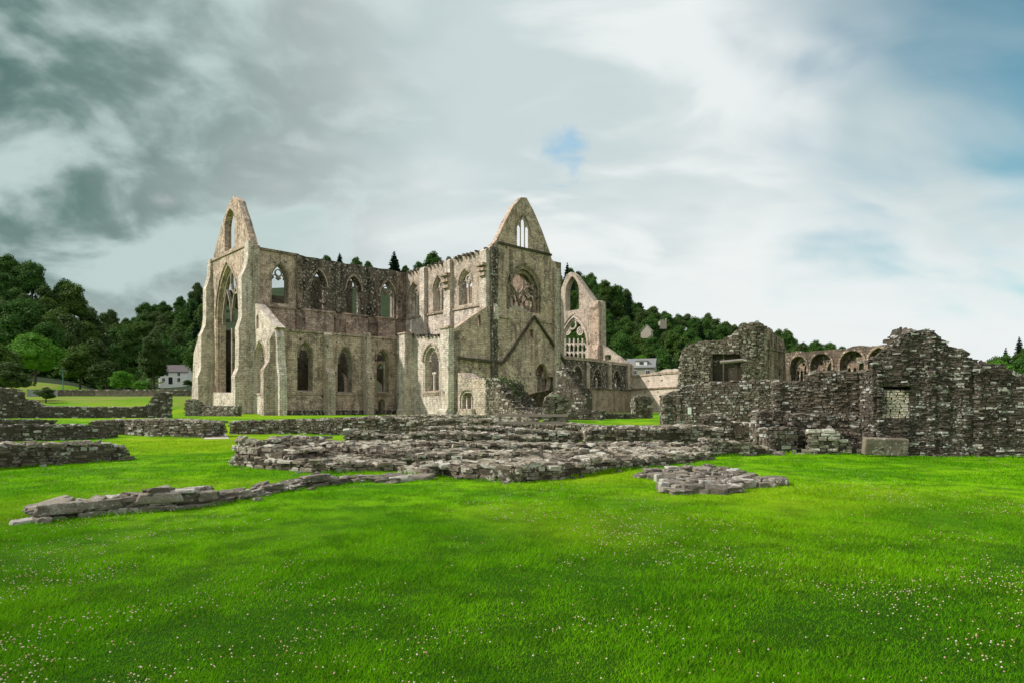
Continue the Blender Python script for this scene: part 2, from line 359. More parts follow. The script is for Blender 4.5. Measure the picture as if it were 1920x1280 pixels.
def grass_col(n, pos):
    a = n.noise(pos, .35, 4, .6); b_ = n.noise(pos, 1.7, 4, .62); c = n.noise(pos, .09, 3, .5)
    col = n.mix(n.ss(a, .36, .64), (.078, .285, .002), (.185, .48, .003))
    col = n.mix(n.math('MULTIPLY', n.ss(b_, .42, .64), .7), col, (.042, .155, .003))
    col = n.mix(n.math('MULTIPLY', n.ss(c, .46, .62), .6), col, (.27, .44, .007))
    return col
m, n, b = newmat('turf', .9); pos = n.new('ShaderNodeNewGeometry').outputs['Position']
fine = n.noise(pos, 24, 4, .7); col = n.mix(1, grass_col(n, pos), (1, .80, 1), 'MULTIPLY')
col = n.mix(n.math('MULTIPLY', n.ss(fine, .45, .75), .5), col, (.03, .10, .004))
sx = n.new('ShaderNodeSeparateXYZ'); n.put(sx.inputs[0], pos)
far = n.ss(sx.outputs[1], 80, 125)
near_shade = n.math('SUBTRACT', 1, n.ss(sx.outputs[1], 4, 13)); col = n.mix(n.math('MULTIPLY', near_shade, .95), col, (.012, .048, .002))  # turf painted darker towards the camera, dimmer light put into the colour
meadow = n.mix(n.ss(n.noise(pos, .12, 4, .6), .45, .6), (.11, .22, .012), (.19, .20, .05))
col = n.mix(far, col, meadow)
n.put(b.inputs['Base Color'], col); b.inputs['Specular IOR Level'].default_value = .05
bp = n.new('ShaderNodeBump'); bp.inputs['Strength'].default_value = .8; bp.inputs['Distance'].default_value = .04
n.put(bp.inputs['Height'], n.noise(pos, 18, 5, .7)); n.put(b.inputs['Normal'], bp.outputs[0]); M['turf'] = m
m, n, b = newmat('grass_blade', .65); pos = n.new('ShaderNodeNewGeometry').outputs['Position']; ri = n.new('ShaderNodeNewGeometry').outputs['Random Per Island']
col = n.mix(n.math('MULTIPLY', n.ss(ri, .2, 1), .5), grass_col(n, pos), (.19, .42, .006)); col = n.mix(n.math('MULTIPLY', n.ss(ri, .90, .97), .6), col, (.28, .27, .05))
n.put(b.inputs['Base Color'], col)
b.inputs['Specular IOR Level'].default_value = .02; tr = n.new('ShaderNodeBsdfTranslucent'); n.put(tr.inputs[0], col); mx = n.new('ShaderNodeMixShader'); mx.inputs[0].default_value = .4
o = n.n['Material Output']; n.l.new(b.outputs[0], mx.inputs[1]); n.l.new(tr.outputs[0], mx.inputs[2]); n.l.new(mx.outputs[0], o.inputs[0]); M['blade'] = m
m, n, b = newmat('clover_head', .8); ri = n.new('ShaderNodeNewGeometry').outputs['Random Per Island']
tc = n.new('ShaderNodeVertexColor', layer_name='tone').outputs[0]
n.put(b.inputs['Base Color'], n.mix(n.ss(ri, .40, .75), tc, n.mix(.6, tc, (.48, .20, .11)))); M['clover'] = m
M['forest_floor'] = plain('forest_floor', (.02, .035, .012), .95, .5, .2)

# ------------------------------------------------------------------ ground
def axis(breaks):
    o = []
    for a, b_, st in breaks: o += list(np.arange(a, b_, st))
    return np.array(o + [breaks[-1][1]])
gx = axis([(-1500, -500, 60), (-500, -140, 10), (-140, -40, 3), (-40, 40, 1), (40, 140, 3), (140, 500, 10), (500, 1500, 60)])
gy = axis([(-600, -40, 40), (-40, 0, 4), (0, 60, .8), (60, 150, 2), (150, 560, 6), (560, 1500, 60)])
GX, GY = np.meshgrid(gx, gy); GZ = ground(GX, GY)
V = np.stack([GX, GY, GZ], -1).reshape(-1, 3); nx, ny = len(gx), len(gy)
I = np.arange(nx * ny).reshape(ny, nx); Q = np.stack([I[:-1, :-1], I[:-1, 1:], I[1:, 1:], I[1:, :-1]], -1).reshape(-1, 4)
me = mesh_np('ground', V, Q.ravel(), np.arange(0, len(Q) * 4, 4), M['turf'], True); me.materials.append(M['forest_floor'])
cy = (GY[:-1, :-1] + GY[1:, 1:]).ravel() / 2; cx = (GX[:-1, :-1] + GX[1:, 1:]).ravel() / 2
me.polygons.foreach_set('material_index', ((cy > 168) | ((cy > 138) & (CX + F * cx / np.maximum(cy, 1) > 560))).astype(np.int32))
tag(link('ground', me), kind='structure')

# ------------------------------------------------------------------ stones
def stone_template(seed, k=2, rnd=.30, jit=.09, fine=0):
    r = np.random.default_rng(seed); idx = {}; V = []; Fc = []
    def vid(i, j, l):
        key = (i, j, l)
        if key not in idx: idx[key] = len(V); V.append((2 * i / k - 1, 2 * j / k - 1, 2 * l / k - 1))
        return idx[key]
    for a in range(k):
        for b_ in range(k):
            for s, rev in ((0, 1), (k, 0)):
                for q in ([(a, b_, s), (a + 1, b_, s), (a + 1, b_ + 1, s), (a, b_ + 1, s)],
                          [(s, a, b_), (s, a + 1, b_), (s, a + 1, b_ + 1), (s, a, b_ + 1)],
                          [(b_, s, a), (b_, s, a + 1), (b_ + 1, s, a + 1), (b_ + 1, s, a)]):
                    f = [vid(*p) for p in q]; Fc.append(f[::-1] if rev else f)
    V = np.array(V); ln = np.linalg.norm(V, axis=1, keepdims=True); lp = (np.abs(V) ** 5).sum(1, keepdims=True) ** (1 / 5)
    V = V * (1 - rnd) + V / lp * rnd * 1.0
    if k <= 2: V += r.normal(0, jit, V.shape)
    else:
        for fr, am in ((1.3, .11), (2.8, .075), (6, .04)):
            ph = r.uniform(0, 6.28, (3, 3)); dr = r.normal(0, fr, (3, 3))
            V += am * np.stack([np.sin(V @ dr[c] + ph[c, 0]) * np.cos(V @ dr[(c + 1) % 3] * 1.3 + ph[c, 1]) for c in range(3)], 1)
    V /= np.abs(V).max(0) * 2
    return V.astype(np.float32), np.array(Fc, np.int32)
TPL = [stone_template(s, 2, .20, .10) for s in range(16)]
TPL_HI = [stone_template(100 + s, 9, .24) for s in range(8)]
STONE_ME = {}
def stone_mesh(hi, i, mat):
    k = (hi, i, mat.name)
    if k not in STONE_ME:
        V, Fc = (TPL_HI if hi else TPL)[i]
        STONE_ME[k] = mesh_np('stone', V, Fc.ravel(), np.arange(0, len(Fc) * 4, 4), mat, hi)
    return STONE_ME[k]
def rotm(rz, rx, ry):
    cz, sz, cx_, sx_, cy_, sy_ = math.cos(rz), math.sin(rz), math.cos(rx), math.sin(rx), math.cos(ry), math.sin(ry)
    return np.array([[cz, -sz, 0], [sz, cz, 0], [0, 0, 1]]) @ np.array([[cy_, 0, sy_], [0, 1, 0], [-sy_, 0, cy_]]) @ np.array([[1, 0, 0], [0, cx_, -sx_], [0, sx_, cx_]])
STATS = {'stones': 0, 'parts': 0}
def lay_stones(root, S, mat, nparts, min_px=9.5, hi=False, name='stone'):
    """S: (x, y, z, sx, sy, sz, rz, rx, ry). The largest in view become parts, the rest one joined part."""
    if not S: return
    STATS['stones'] += len(S)
    size = [max(s[3], s[5]) * F / max(s[1], 1) for s in S]
    order = sorted(range(len(S)), key=lambda i: -size[i] * (1 if -60 < CX + F * S[i][0] / max(S[i][1], 1) < 1980 else .01))
    n = len(TPL_HI if hi else TPL); off = ORG[root]
    parts = [i for i in order[:nparts] if size[i] >= min_px]; STATS['parts'] += len(parts); rest = order[len(parts):]
    for i in parts:
        s = S[i]; o = link(name, stone_mesh(hi, random.randrange(n), mat), root)
        o.location = (s[0] - off.x, s[1] - off.y, s[2] - off.z); o.rotation_euler = (s[7], s[8], s[6]); o.scale = (s[3], s[4], s[5])
    if rest:
        VV = []; LL = []; b = 0
        for i in rest:
            s = S[i]; V, Fc = TPL[random.randrange(len(TPL))]
            P = (V * np.array([s[3], s[4], s[5]])) @ rotm(s[6], s[7], s[8]).T + np.array([s[0] - off.x, s[1] - off.y, s[2] - off.z])
            VV.append(P); LL.append(Fc + b); b += len(V)
        VV = np.concatenate(VV); LL = np.concatenate(LL)
        tag(link('small_stones', mesh_np('small_stones', VV, LL.ravel(), np.arange(0, len(LL) * 4, 4), mat), root), kind='stuff')
def W(px, Y): return Vector(((px - CX) / F * Y, Y))
def zat(py, Y): return EYE - (py - HY) / F * Y
def yat(py, z=0): return F * (EYE - z) / (py - HY)
def rubble_wall(name, label, pts, thick=1.0, mat='brown_rubble', course=(.08, .14), length=(.2, .5), nparts=150, holes=(), top=True, rough=.04,
                hi=False, cat='ruined wall', group='low ruined walls of the monastery buildings', top_mat=None, ragged=.08, base=None, top_size=(.14, .42), min_px=9.5):
    P = [W(p[0], p[1]) for p in pts]; Z = [zat(p[2], p[1]) for p in pts]
    mid = P[len(P) // 2]; root = thing(name, label, cat, (mid.x, mid.y, gz(mid.x, mid.y)), group)
    S = []; T = []; core = MB()
    def inhole(x, y, z):
        px, py = CX + F * x / y, HY - (z - EYE) / y * F
        return any(h[0] < px < h[1] and h[2] < py < h[3] for h in holes)
    def face(a, b, za, zb, n, dep=.22):
        L = (b - a).length
        if L < .05: return
        dn = (b - a) / L; ang = math.atan2(dn.y, dn.x)
        zb0 = min(gz(*a), gz(*b)) - .08 if base is None else base
        z = zb0; zmax = max(za, zb)
        while z < zmax:
            h = random.uniform(*course); u = -random.uniform(0, length[1] * .6)
            while u < L:
                l = random.uniform(*length) * (1.3 if random.random() < .12 else 1); uc = min(max(u + l / 2, 0.02), L); u += l + .012
                tz = za + (zb - za) * uc / L + random.uniform(-1, .6) * ragged
                if z + h * .5 > tz: continue
                q = a + dn * uc + n * (random.uniform(-rough, rough) - dep / 2)
                if holes and inhole(q.x, q.y, z + h / 2): continue
                S.append((q.x, q.y, z + h / 2, l * (.95 if hi else .99), dep, h * (.93 if hi else .97), ang + random.uniform(-.03, .03), random.uniform(-.03, .03), random.uniform(-.03, .03)))
            z += h
    norm = []
    for i in range(len(P) - 1):
        a, b = P[i], P[i + 1]; dn = (b - a).normalized(); n = Vector((dn.y, -dn.x))
        if n.dot(-(a + b) / 2) < 0: n = -n
        norm.append(n); face(a, b, Z[i], Z[i + 1], n)
        L = (b - a).length; k = max(1, int(L / .5)); zb0 = (min(gz(*a), gz(*b)) - .3) if base is None else base - .3
        for j in range(k):
            e0 = .10 / max(L, .01) if i == 0 and j == 0 else 0; e1 = .10 / max(L, .01) if i == len(P) - 2 and j == k - 1 else 0
            if j / k + e0 >= (j + 1) / k - e1: continue
            p0, p1 = a.lerp(b, j / k + e0), a.lerp(b, (j + 1) / k - e1); z1 = Z[i] + (Z[i + 1] - Z[i]) * (j + .5) / k - .07
            m2 = (p0 + p1) / 2
            def cbox(t0, t1, zlo, zhi):
                c = m2 - n * (t0 + t1) / 2
                if zhi > zlo: core.box((c.x, c.y, (zlo + zhi) / 2), tuple((p1 - p0) / 2 * 1.0) + (0,), tuple(-n * (t1 - t0) / 2) + (0,), (0, 0, (zhi - zlo) / 2))
            if not holes: cbox(.04, thick, zb0, z1)
            else:
                cbox(.5, thick, zb0, z1); pxm = CX + F * m2.x / m2.y; segs = [(zb0, z1)]
                for h in holes:
                    if h[0] < pxm < h[1]:
                        lo, hi_ = zat(h[3], m2.y), zat(h[2], m2.y); ns = []
                        for s0, s1 in segs:
                            ns += [(s0, min(s1, lo)), (max(s0, hi_), s1)]
                        segs = [s for s in ns if s[1] > s[0] + .02]
                for s0, s1 in segs: cbox(.04, .5, s0, s1)
        if top:
            u = 0
            while u < L:
                l = random.uniform(*top_size)
                t = random.uniform(0, .12)
                while t < thick:
                    wd = random.uniform(.12, .34); uc = min(u + l / 2 + random.uniform(-.1, .1), L); q = a + dn * max(uc, 0) - n * min(t + wd / 2, thick)
                    h = random.uniform(.06, .15); tz = Z[i] + (Z[i + 1] - Z[i]) * max(0, min(1, uc / L))
                    slope = math.atan2(Z[i + 1] - Z[i], L)
                    T.append((q.x, q.y, tz - h * .35 + random.uniform(-.05, .06), l, wd, h, math.atan2(dn.y, dn.x) + random.gauss(0, .5), random.uniform(-.22, .22), -slope * .8 + random.uniform(-.2, .2)))
                    t += wd * .95
                u += l * .9
    for e, (p, n, dn, z) in enumerate(((P[0], norm[0], -(P[1] - P[0]).normalized(), Z[0]), (P[-1], norm[-1], (P[-1] - P[-2]).normalized(), Z[-1]))):
        if dn.dot(-p) > 0: face(p - n * thick, p, z, z, dn)
    core.build('core', M['core'], root)
    if P[0].y < 45:
        for i in range(len(P) - 1): FEET.append((P[i], P[i + 1], norm[i], thick))
    np_f = int(nparts * (len(S) / max(1, len(S) + len(T)))) if T else nparts
    tm = M[top_mat or mat]
    if tm == M[mat]: lay_stones(root, S + T, M[mat], nparts, min_px, hi)
    else: lay_stones(root, S, M[mat], np_f, min_px, hi); lay_stones(root, T, tm, nparts - np_f, min_px, hi)
    return root

FEET = []
RW = rubble_wall
RW('ruined_wall', 'low dark wall running in from the left edge, rubble on its broad flat top', [(-110, 15.9, 838), (0, 17.0, 836), (110, 18.2, 833), (200, 19.2, 831), (238, 19.7, 838)], 1.5, 'brown_rubble', (.06, .13), (.15, .5), 230, top_mat='lichen_top')
RW('ruined_wall', 'long dark wall behind the low wall at the left edge, flat lichened top', [(-110, 28.6, 798), (0, 29.6, 797), (90, 30, 798), (150, 31, 797), (184, 31.6, 798), (186, 31.6, 812)], 1.4, 'dark_rubble', (.07, .15), (.18, .5), 150)
RW('ruined_wall', 'low grey wall with a pale foot, continuing the long dark wall towards the gravel gap', [(170, 34.5, 790), (230, 35, 787), (260, 34, 786), (330, 33, 788), (386, 32.5, 791)], 1.4, 'brown_rubble', (.07, .16), (.18, .5), 130, top_mat='lichen_top')
RW('ruined_wall', 'long low wall right of the gravel gap, in front of the abbey grass', [(432, 35.5, 790), (500, 35.5, 788), (560, 35.3, 787), (640, 34.5, 784), (700, 34, 782), (768, 33.5, 784)], 1.2, 'brown_rubble', (.06, .14), (.13, .42), 170, top_mat='lichen_top')
RW('ruined_wall', 'thin dark line of wall behind the long dark wall at far left', [(-110, 40, 787), (40, 40.5, 787), (94, 41, 788.5)], 1.0, 'dark_rubble', (.09, .16), (.2, .5), 40)
RW('boundary_wall', 'mossy wall that dips between a tall left end and a rounded pillar, field behind', [(-110, 60, 726), (0, 61, 727), (22, 61.5, 728), (32, 61.5, 737), (48, 62, 748), (75, 62, 761), (150, 62.5, 762), (240, 63, 763), (277, 63.5, 760), (284, 63.5, 748), (292, 63.5, 737), (303, 63.5, 734.5), (313, 63.5, 736)], 1.0, 'dark_rubble', (.12, .24), (.25, .6), 120, top_mat='lichen_top')
RW('boundary_wall', 'short mossy wall with a rounded end, butting against the east buttress of the abbey', [(347, 76, 757), (352, 76, 750), (362, 76, 748), (372, 76, 754), (378, 76, 761), (441, 74, 761)], .9, 'grey_rubble', (.13, .26), (.25, .6), 50)
# the heap of wall footings in the middle
g2 = 'wall footings in the middle of the lawn'
RW('wall_footing', 'squared grey plinth course at the left corner of the central footings', [(433, 17.15, 857), (577, 15.85, 866), (640, 15.75, 867), (700, 16.0, 869), (752, 16.3, 870)], 2.2, 'grey_rubble', (.06, .14), (.13, .42), 200, group=g2, rough=.05, top_mat='lichen_top')
RW('wall_footing', 'upper tier of tall squared blocks set back on the left corner of the central footings', [(439, 17.4, 841), (500, 16.9, 843), (550, 16.45, 847)], 1.2, 'grey_rubble', (.18, .26), (.22, .45), 90, group=g2, top_mat='lichen_top')
RW('wall_footing', 'tumbled heap of slabs on the left of the central footings', [(482, 18.9, 832), (490, 19, 824), (520, 19, 821), (562, 18.8, 824), (566, 18.8, 831), (640, 18.4, 834), (700, 18.2, 840), (760, 17.9, 846)], 1.5, 'grey_rubble', (.06, .14), (.13, .42), 190, group=g2, rough=.10, ragged=.12, top_size=(.16, .52), top_mat='lichen_top')
RW('wall_footing', 'smooth corner block with a white lichen patch, in the front of the central footings', [(752, 15.35, 870.5), (804, 14.85, 871)], 1.2, 'grey_rubble', (.33, .36), (.3, .45), 30, group=g2, ragged=0, top_size=(.5, .8), top_mat='lichen_top')
RW('wall_footing', 'front face of the central footings, curving along the lawn edge', [(822, 15.2, 869), (880, 14.5, 872), (960, 13.9, 876), (1040, 14.5, 871), (1110, 15.6, 866), (1200, 17.3, 858), (1270, 18.5, 853), (1336, 19.9, 851)], 2.0, 'grey_rubble', (.06, .14), (.13, .42), 290, group=g2, rough=.07, top_size=(.16, .52), top_mat='lichen_top')
RW('wall_footing', 'second tier of the central footings ending in a square dark block', [(690, 17.9, 853), (830, 17.6, 851), (985, 16.8, 850), (987, 16.8, 862)], 1.6, 'brown_rubble', (.06, .14), (.13, .42), 150, group=g2, rough=.06, top_mat='lichen_top', top_size=(.16, .52))
RW('wall_footing', 'broad rubble tier right of the square dark block in the central footings', [(1000, 17.3, 856), (1060, 17.9, 851), (1140, 18.6, 848), (1240, 19.9, 845), (1330, 20.9, 843)], 1.8, 'grey_rubble', (.06, .14), (.13, .42), 150, group=g2, rough=.07, top_size=(.16, .52), top_mat='lichen_top')
RW('wall_footing', 'third tier across the central footings, dark and uneven', [(640, 20.6, 836), (700, 20.6, 832), (790, 20.4, 831), (870, 20.0, 834), (960, 20.2, 833), (1100, 20.8, 836), (1200, 21.8, 834), (1290, 22.6, 833)], 1.6, 'brown_rubble', (.06, .14), (.13, .42), 190, group=g2, rough=.08, top_mat='lichen_top')
RW('wall_footing', 'rounded stub with pale stones behind the tiers, grass strip to its left', [(646, 24, 818), (648, 24, 810), (682, 24, 811), (700, 24, 817), (762, 24, 818), (768, 23.8, 812), (860, 23.6, 811), (930, 23.5, 816), (1010, 23.6, 820)], 1.4, 'grey_rubble', (.06, .14), (.13, .42), 190, group=g2, rough=.06, top_mat='lichen_top')
RW('wall_footing', 'brownish fourth tier of the central footings under the timber railing', [(790, 27, 803), (860, 26.8, 800), (930, 26.6, 802), (1000, 26.4, 808), (1080, 26, 812)], 1.5, 'brown_rubble', (.06, .14), (.13, .42), 110, group=g2, rough=.08, top_mat='lichen_top')
RW('wall_footing', 'topmost grey tier of the central footings before the ruined chapel', [(768, 31.5, 790), (800, 31.3, 786), (870, 31, 785), (930, 30.5, 788), (1000, 30, 797), (1060, 29.5, 795), (1126, 29, 800)], 1.8, 'grey_rubble', (.06, .14), (.13, .42), 140, group=g2, rough=.06, top_mat='lichen_top')
RW('wall_footing', 'strip of wall at the foot of the transept, partly under grass', [(640, 46, 783), (700, 46, 780), (780, 45, 778), (860, 44, 778), (930, 44, 780), (1000, 43, 786)], 1.2, 'grey_rubble', (.1, .2), (.25, .6), 60, group=g2, top_mat='lichen_top')
RW('wall_footing', 'coursed pale stones below the grass strip, right of the central footings', [(1100, 25, 806), (1128, 25, 801), (1205, 25, 801), (1310, 25.4, 799), (1350, 25.4, 803)], 1.5, 'grey_rubble', (.06, .14), (.13, .42), 170, group=g2, rough=.05, top_mat='lichen_top')
RW('wall_footing', 'mossy rounded wall end at the right of the central footings', [(1292, 21.6, 833), (1315, 21.3, 827), (1335, 21.2, 826), (1395, 21.3, 831), (1440, 21.8, 838)], 1.1, 'grey_rubble', (.08, .15), (.15, .4), 110, group=g2, rough=.07, top_mat='lichen_top')
RW('wall_footing', 'brown coursed stub rising below the tall front wall', [(1312, 28.3, 779), (1348, 28, 776), (1366, 27.8, 792), (1424, 27.4, 795)], 1.3, 'brown_rubble', (.06, .14), (.13, .42), 110, group=g2, rough=.06, top_mat='lichen_top')
# ruins to the right
g3 = 'tall ruined walls on the right'
RW('ruined_wall', 'broken wall with stepped gable, small blocked window and pale infill, filling the right edge',
   [(1643, 21.7, 691), (1646, 21.7, 672), (1663, 21.6, 655), (1681, 21.5, 640), (1696, 21.4, 629), (1707, 21.4, 626), (1709, 21.4, 620), (1735, 21.3, 618.5), (1745, 21.2, 625), (1756, 21.2, 634), (1770, 21.1, 638), (1779, 21.1, 650), (1796, 21, 652), (1812, 20.9, 660), (1825, 20.9, 672), (1834, 20.8, 683), (1880, 20.6, 684), (1890, 20.6, 692), (1912, 20.5, 705), (1990, 20.1, 709), (2080, 19.7, 712)],
   1.0, 'dark_rubble', (.045, .10), (.10, .38), 300, holes=[(1657, 1704, 729, 783), (1652, 1716, 724, 731)], group=g3, rough=.026, ragged=.05)
RW('ruined_wall', 'lower brown wall with hollowed yellowish face, left of the stepped gable', [(1452, 24.2, 713), (1505, 23.9, 716), (1514, 23.8, 703), (1530, 23.7, 697), (1600, 23.2, 697), (1642, 22.9, 690)], 1.1, 'brown_rubble', (.05, .105), (.09, .30), 260, holes=[(1596, 1617, 729, 735), (1592, 1600, 743, 750)], group=g3, rough=.05)
RW('ruined_wall', 'projecting ledge at the foot of the hollowed brown wall', [(1480, 23.3, 776), (1560, 22.9, 776), (1600, 22.7, 779), (1642, 22.4, 781)], .6, 'brown_rubble', (.05, .11), (.10, .32), 150, group=g3, rough=.06)
RW('ruined_wall', 'wide grey-brown wall with a narrow dark slot and a small white notice', [(1245, 36, 742), (1262, 36, 735), (1272, 35.8, 729), (1285, 35.7, 724), (1330, 35.2, 717), (1400, 34.5, 714), (1450, 34, 712)], 1.1, 'brown_rubble', (.08, .15), (.11, .32), 120, holes=[(1308, 1316, 745, 800)], group=g3, rough=.03)
RW('ruined_building', 'rough block with a domed broken top and a dark square opening', [(1272, 47.5, 690), (1279, 47.4, 657), (1294, 47.2, 646), (1316, 47, 640), (1356, 46.6, 638), (1382, 46.2, 621), (1396, 46.1, 609), (1412, 46, 604.5), (1428, 46, 606), (1436, 46, 613)], 1.4, 'grey_rubble', (.09, .17), (.12, .34), 100, holes=[(1332, 1390, 664, 716)], group=g3, rough=.04, cat='ruined building')
RW('stone_pier', 'square pier with a flat top before the brown wall, second behind the shorter one', [(1423, 24.2, 777), (1436, 24.2, 771), (1478, 24, 771)], 1.0, 'brown_rubble', (.08, .15), (.15, .45), 70, group='stone piers', cat='pier')
RW('stone_pier', 'shorter rough pier standing at the lawn edge, in front of the flat-topped pier', [(1441, 22.6, 803), (1489, 22.6, 802)], .8, 'brown_rubble', (.08, .15), (.12, .35), 60, group='stone piers', cat='pier')
RW('stone_pier', 'far pier with an orange-brown foot between the nave and the wide grey-brown wall', [(1188, 60, 746), (1200, 60, 742), (1222, 60, 743)], 1.6, 'brown_rubble', (.16, .3), (.25, .6), 40, group='stone piers', cat='pier')
RW('rubble_heap', 'pale lichened heap of stones at the foot of the brown ledge', [(1510, 22.2, 832), (1524, 22.1, 808), (1565, 22.0, 804), (1580, 22.0, 822), (1614, 21.9, 844)], .8, 'pale_rubble', (.09, .17), (.14, .4), 90, group=None, cat='rubble heap', rough=.1)
RW('ruined_wall', 'dark knee-high wall in front of the nave windows', [(1066, 55, 769), (1130, 54, 769)], 1.0, 'dark_rubble', (.14, .25), (.25, .6), 40, group=g3)
RW('ruined_wall', 'low wall with a square gap beside the far pier', [(1131, 57, 775.5), (1160, 57.5, 775.5), (1187, 58, 776)], 1.0, 'dark_rubble', (.14, .25), (.25, .6), 25, group=g3, holes=[(1167, 1178, 777, 800)])
RW('ruined_wall', 'dark step of wall under the broken doorway of the transept', [(982, 58, 764), (1022, 57, 763.5)], 1.0, 'dark_rubble', (.14, .25), (.25, .6), 20, group=g3)
RW('wall_stump', 'round-topped stump of rubble before the transept', [(1021, 50, 758), (1024, 50, 746), (1035, 50, 737), (1050, 50, 736), (1062, 50, 742), (1067, 50, 754)], 1.8, 'grey_rubble', (.14, .26), (.25, .7), 60, group=None, cat='wall stump', rough=.12)
RW('wall_stump', 'sloping fragment with grass on its top, right of the little chapel arch', [(911, 60, 716), (931, 59, 718), (948, 58, 745), (966, 57, 768), (990, 56, 776)], 1.2, 'grey_rubble', (.14, .26), (.2, .5), 60, group=None, cat='wall stump')
RW('wall_stump', 'dark ivy-covered slope of wall behind the grass-topped sloping fragment', [(926, 63.5, 714), (955, 63, 715), (962, 62.5, 724), (974, 62, 742), (988, 61, 772)], 1.4, 'dark_rubble', (.14, .26), (.2, .5), 40, group=None, cat='wall stump', rough=.15)
RW('ruined_wall', 'raking remains of a stair wall sloping down from the transept corner', [(1046, 76, 688), (1058, 75, 694), (1075, 74, 715), (1097, 73, 744), (1101, 73, 768)], 1.5, 'dark_rubble', (.16, .3), (.25, .6), 50, group=g3)
# stones nearest the camera
RW('stone_kerb', 'tumbled row of large flat stones crossing the lawn at left', [(66, 9.1, 964), (98, 9.25, 955), (108, 9.3, 950), (170, 9.55, 950), (180, 9.6, 942), (235, 9.8, 935), (300, 10.05, 925), (388, 10.5, 922), (400, 10.6, 930), (470, 11.4, 920), (560, 12.7, 907), (600, 13.1, 897), (690, 14.0, 896), (700, 14.2, 902)], .42, 'field_stone', (.14, .2), (.28, .75), 150, hi=True, rough=.07, group=None, cat='stone row', ragged=.04, top_size=(.3, .6), min_px=6)
def flat_heap(name, label, poly, n, size, mat, cat, hi=True, zlift=.08, nparts=150, group=None):
    xs = [p[0] for p in poly]; ys = [p[1] for p in poly]; S = []; pts = []; tries = 0
    def inside(x, y):
        c = False
        for i in range(len(poly)):
            a, b = poly[i], poly[i - 1]
            if (a[1] > y) != (b[1] > y) and x < (b[0] - a[0]) * (y - a[1]) / (b[1] - a[1]) + a[0]: c = not c
        return c
    while len(S) < n and tries < n * 200:
        tries += 1; px, py = random.uniform(min(xs), max(xs)), random.uniform(min(ys), max(ys))
        if not inside(px, py): continue
        Y = yat(py); X = (px - CX) / F * Y; l = random.uniform(*size)
        if any((X - q[0]) ** 2 + (Y - q[1]) ** 2 < (.42 * (l + q[2])) ** 2 * .55 for q in pts): continue
        pts.append((X, Y, l)); h = random.uniform(.10, .24)
        S.append((X, Y, gz(X, Y) + h * .14 + random.uniform(0, zlift), l, l * random.uniform(.55, .9), h, random.uniform(-.5, .5), random.uniform(-.12, .12), random.uniform(-.12, .12)))
    cx_ = sum(s[0] for s in S) / len(S); cy_ = sum(s[1] for s in S) / len(S)
    root = thing(name, label, cat, (cx_, cy_, gz(cx_, cy_)), group); lay_stones(root, S, M[mat], nparts, 4, hi); return root
flat_heap('stone_patch', 'low patch of flat broken stones lying alone on the right of the lawn', [(1202, 893), (1222, 884), (1330, 881), (1400, 893), (1462, 908), (1440, 914), (1395, 916), (1370, 924), (1245, 924), (1240, 912), (1250, 904)], 130, (.18, .55), 'field_stone', 'stone patch', zlift=.05)
flat_heap('stone_patch', 'thin flat slabs between the stone row and the corner block', [(690, 903), (730, 896), (800, 893), (800, 897), (740, 904)], 14, (.5, .9), 'field_stone', 'stone patch', zlift=0)
flat_heap('rubble_heap', 'small pale stones spilled at the lawn edge left of the shorter pier', [(1360, 853), (1385, 843), (1440, 842), (1478, 848), (1470, 854)], 30, (.15, .4), 'pale_rubble', 'rubble heap', hi=False)

S = []
for a_, b2, nn_, th_ in FEET:
    for k in range(int((b2 - a_).length * 2.2)):
        if random.random() < .45: continue
        q = a_.lerp(b2, random.random()) + nn_ * abs(random.gauss(.05, .16)); l = random.uniform(.06, .2)
        S.append((q.x, q.y, gz(*q) + l * .1, l, l * random.uniform(.6, 1), l * random.uniform(.3, .6), random.uniform(0, 3), random.uniform(-.2, .2), random.uniform(-.2, .2)))
VV = []; LL = []; b0 = 0
for q in S:
    V, Fc = TPL[random.randrange(len(TPL))]; VV.append((V * np.array(q[3:6])) @ rotm(*q[6:9]).T + np.array(q[:3])); LL.append(Fc + b0); b0 += len(V)
LL = np.concatenate(LL); tag(link('rubble', mesh_np('rubble', np.concatenate(VV), LL.ravel(), np.arange(0, len(LL) * 4, 4), M['field_stone'])), kind='stuff')

# ------------------------------------------------------------------ the abbey church
EW = Vector((.7471, .6647)); ES = Vector((-.6647, .7471)); EN, EE = -ES, -EW      # compass directions of the church
O1 = Vector((-35.9, 88.0))                                    # north-east corner of the tall vessel
P1 = Plane(O1, EW, EN)                                        # clerestory, north face
PE = Plane(O1, ES, EE)                                        # east gable
C2 = O1 + EN * 7.9; P2 = Plane(C2, EW, EN)                    # north aisle
u_x = P1.u(758.5); P3 = Plane(P1.xy(u_x), EN, EE)             # transept, east face
u_g = P3.u(919); P4 = Plane(P3.xy(u_g), EW, EN)               # transept, north gable
u_c = P4.u(850); P5 = Plane(P4.xy(u_c), ES, EE)               # transept chapels, east face
Z0 = .3
church = thing('abbey_church', 'huge roofless Gothic church in tan stone with two tall pointed gables and empty traceried windows', 'abbey church', (O1.x, O1.y, gz(*O1)))
def win_from_px(pl, pl_, pr_, ys, ysp, ya):
    u0, u1 = pl.u(pl_), pl.u(pr_); uc = (u0 + u1) / 2; pxc = pl.px(uc)
    return dict(uc=uc, w=abs(u1 - u0), z0=pl.uz(pxc, ys)[1], zs=pl.uz(pxc, ysp)[1], za=pl.uz(pxc, ya)[1])
def hole(wd, grow=0): return arch(wd['uc'], wd['w'] + 2 * grow, wd['z0'] - grow * .0, wd['zs'], wd['za'] + grow)
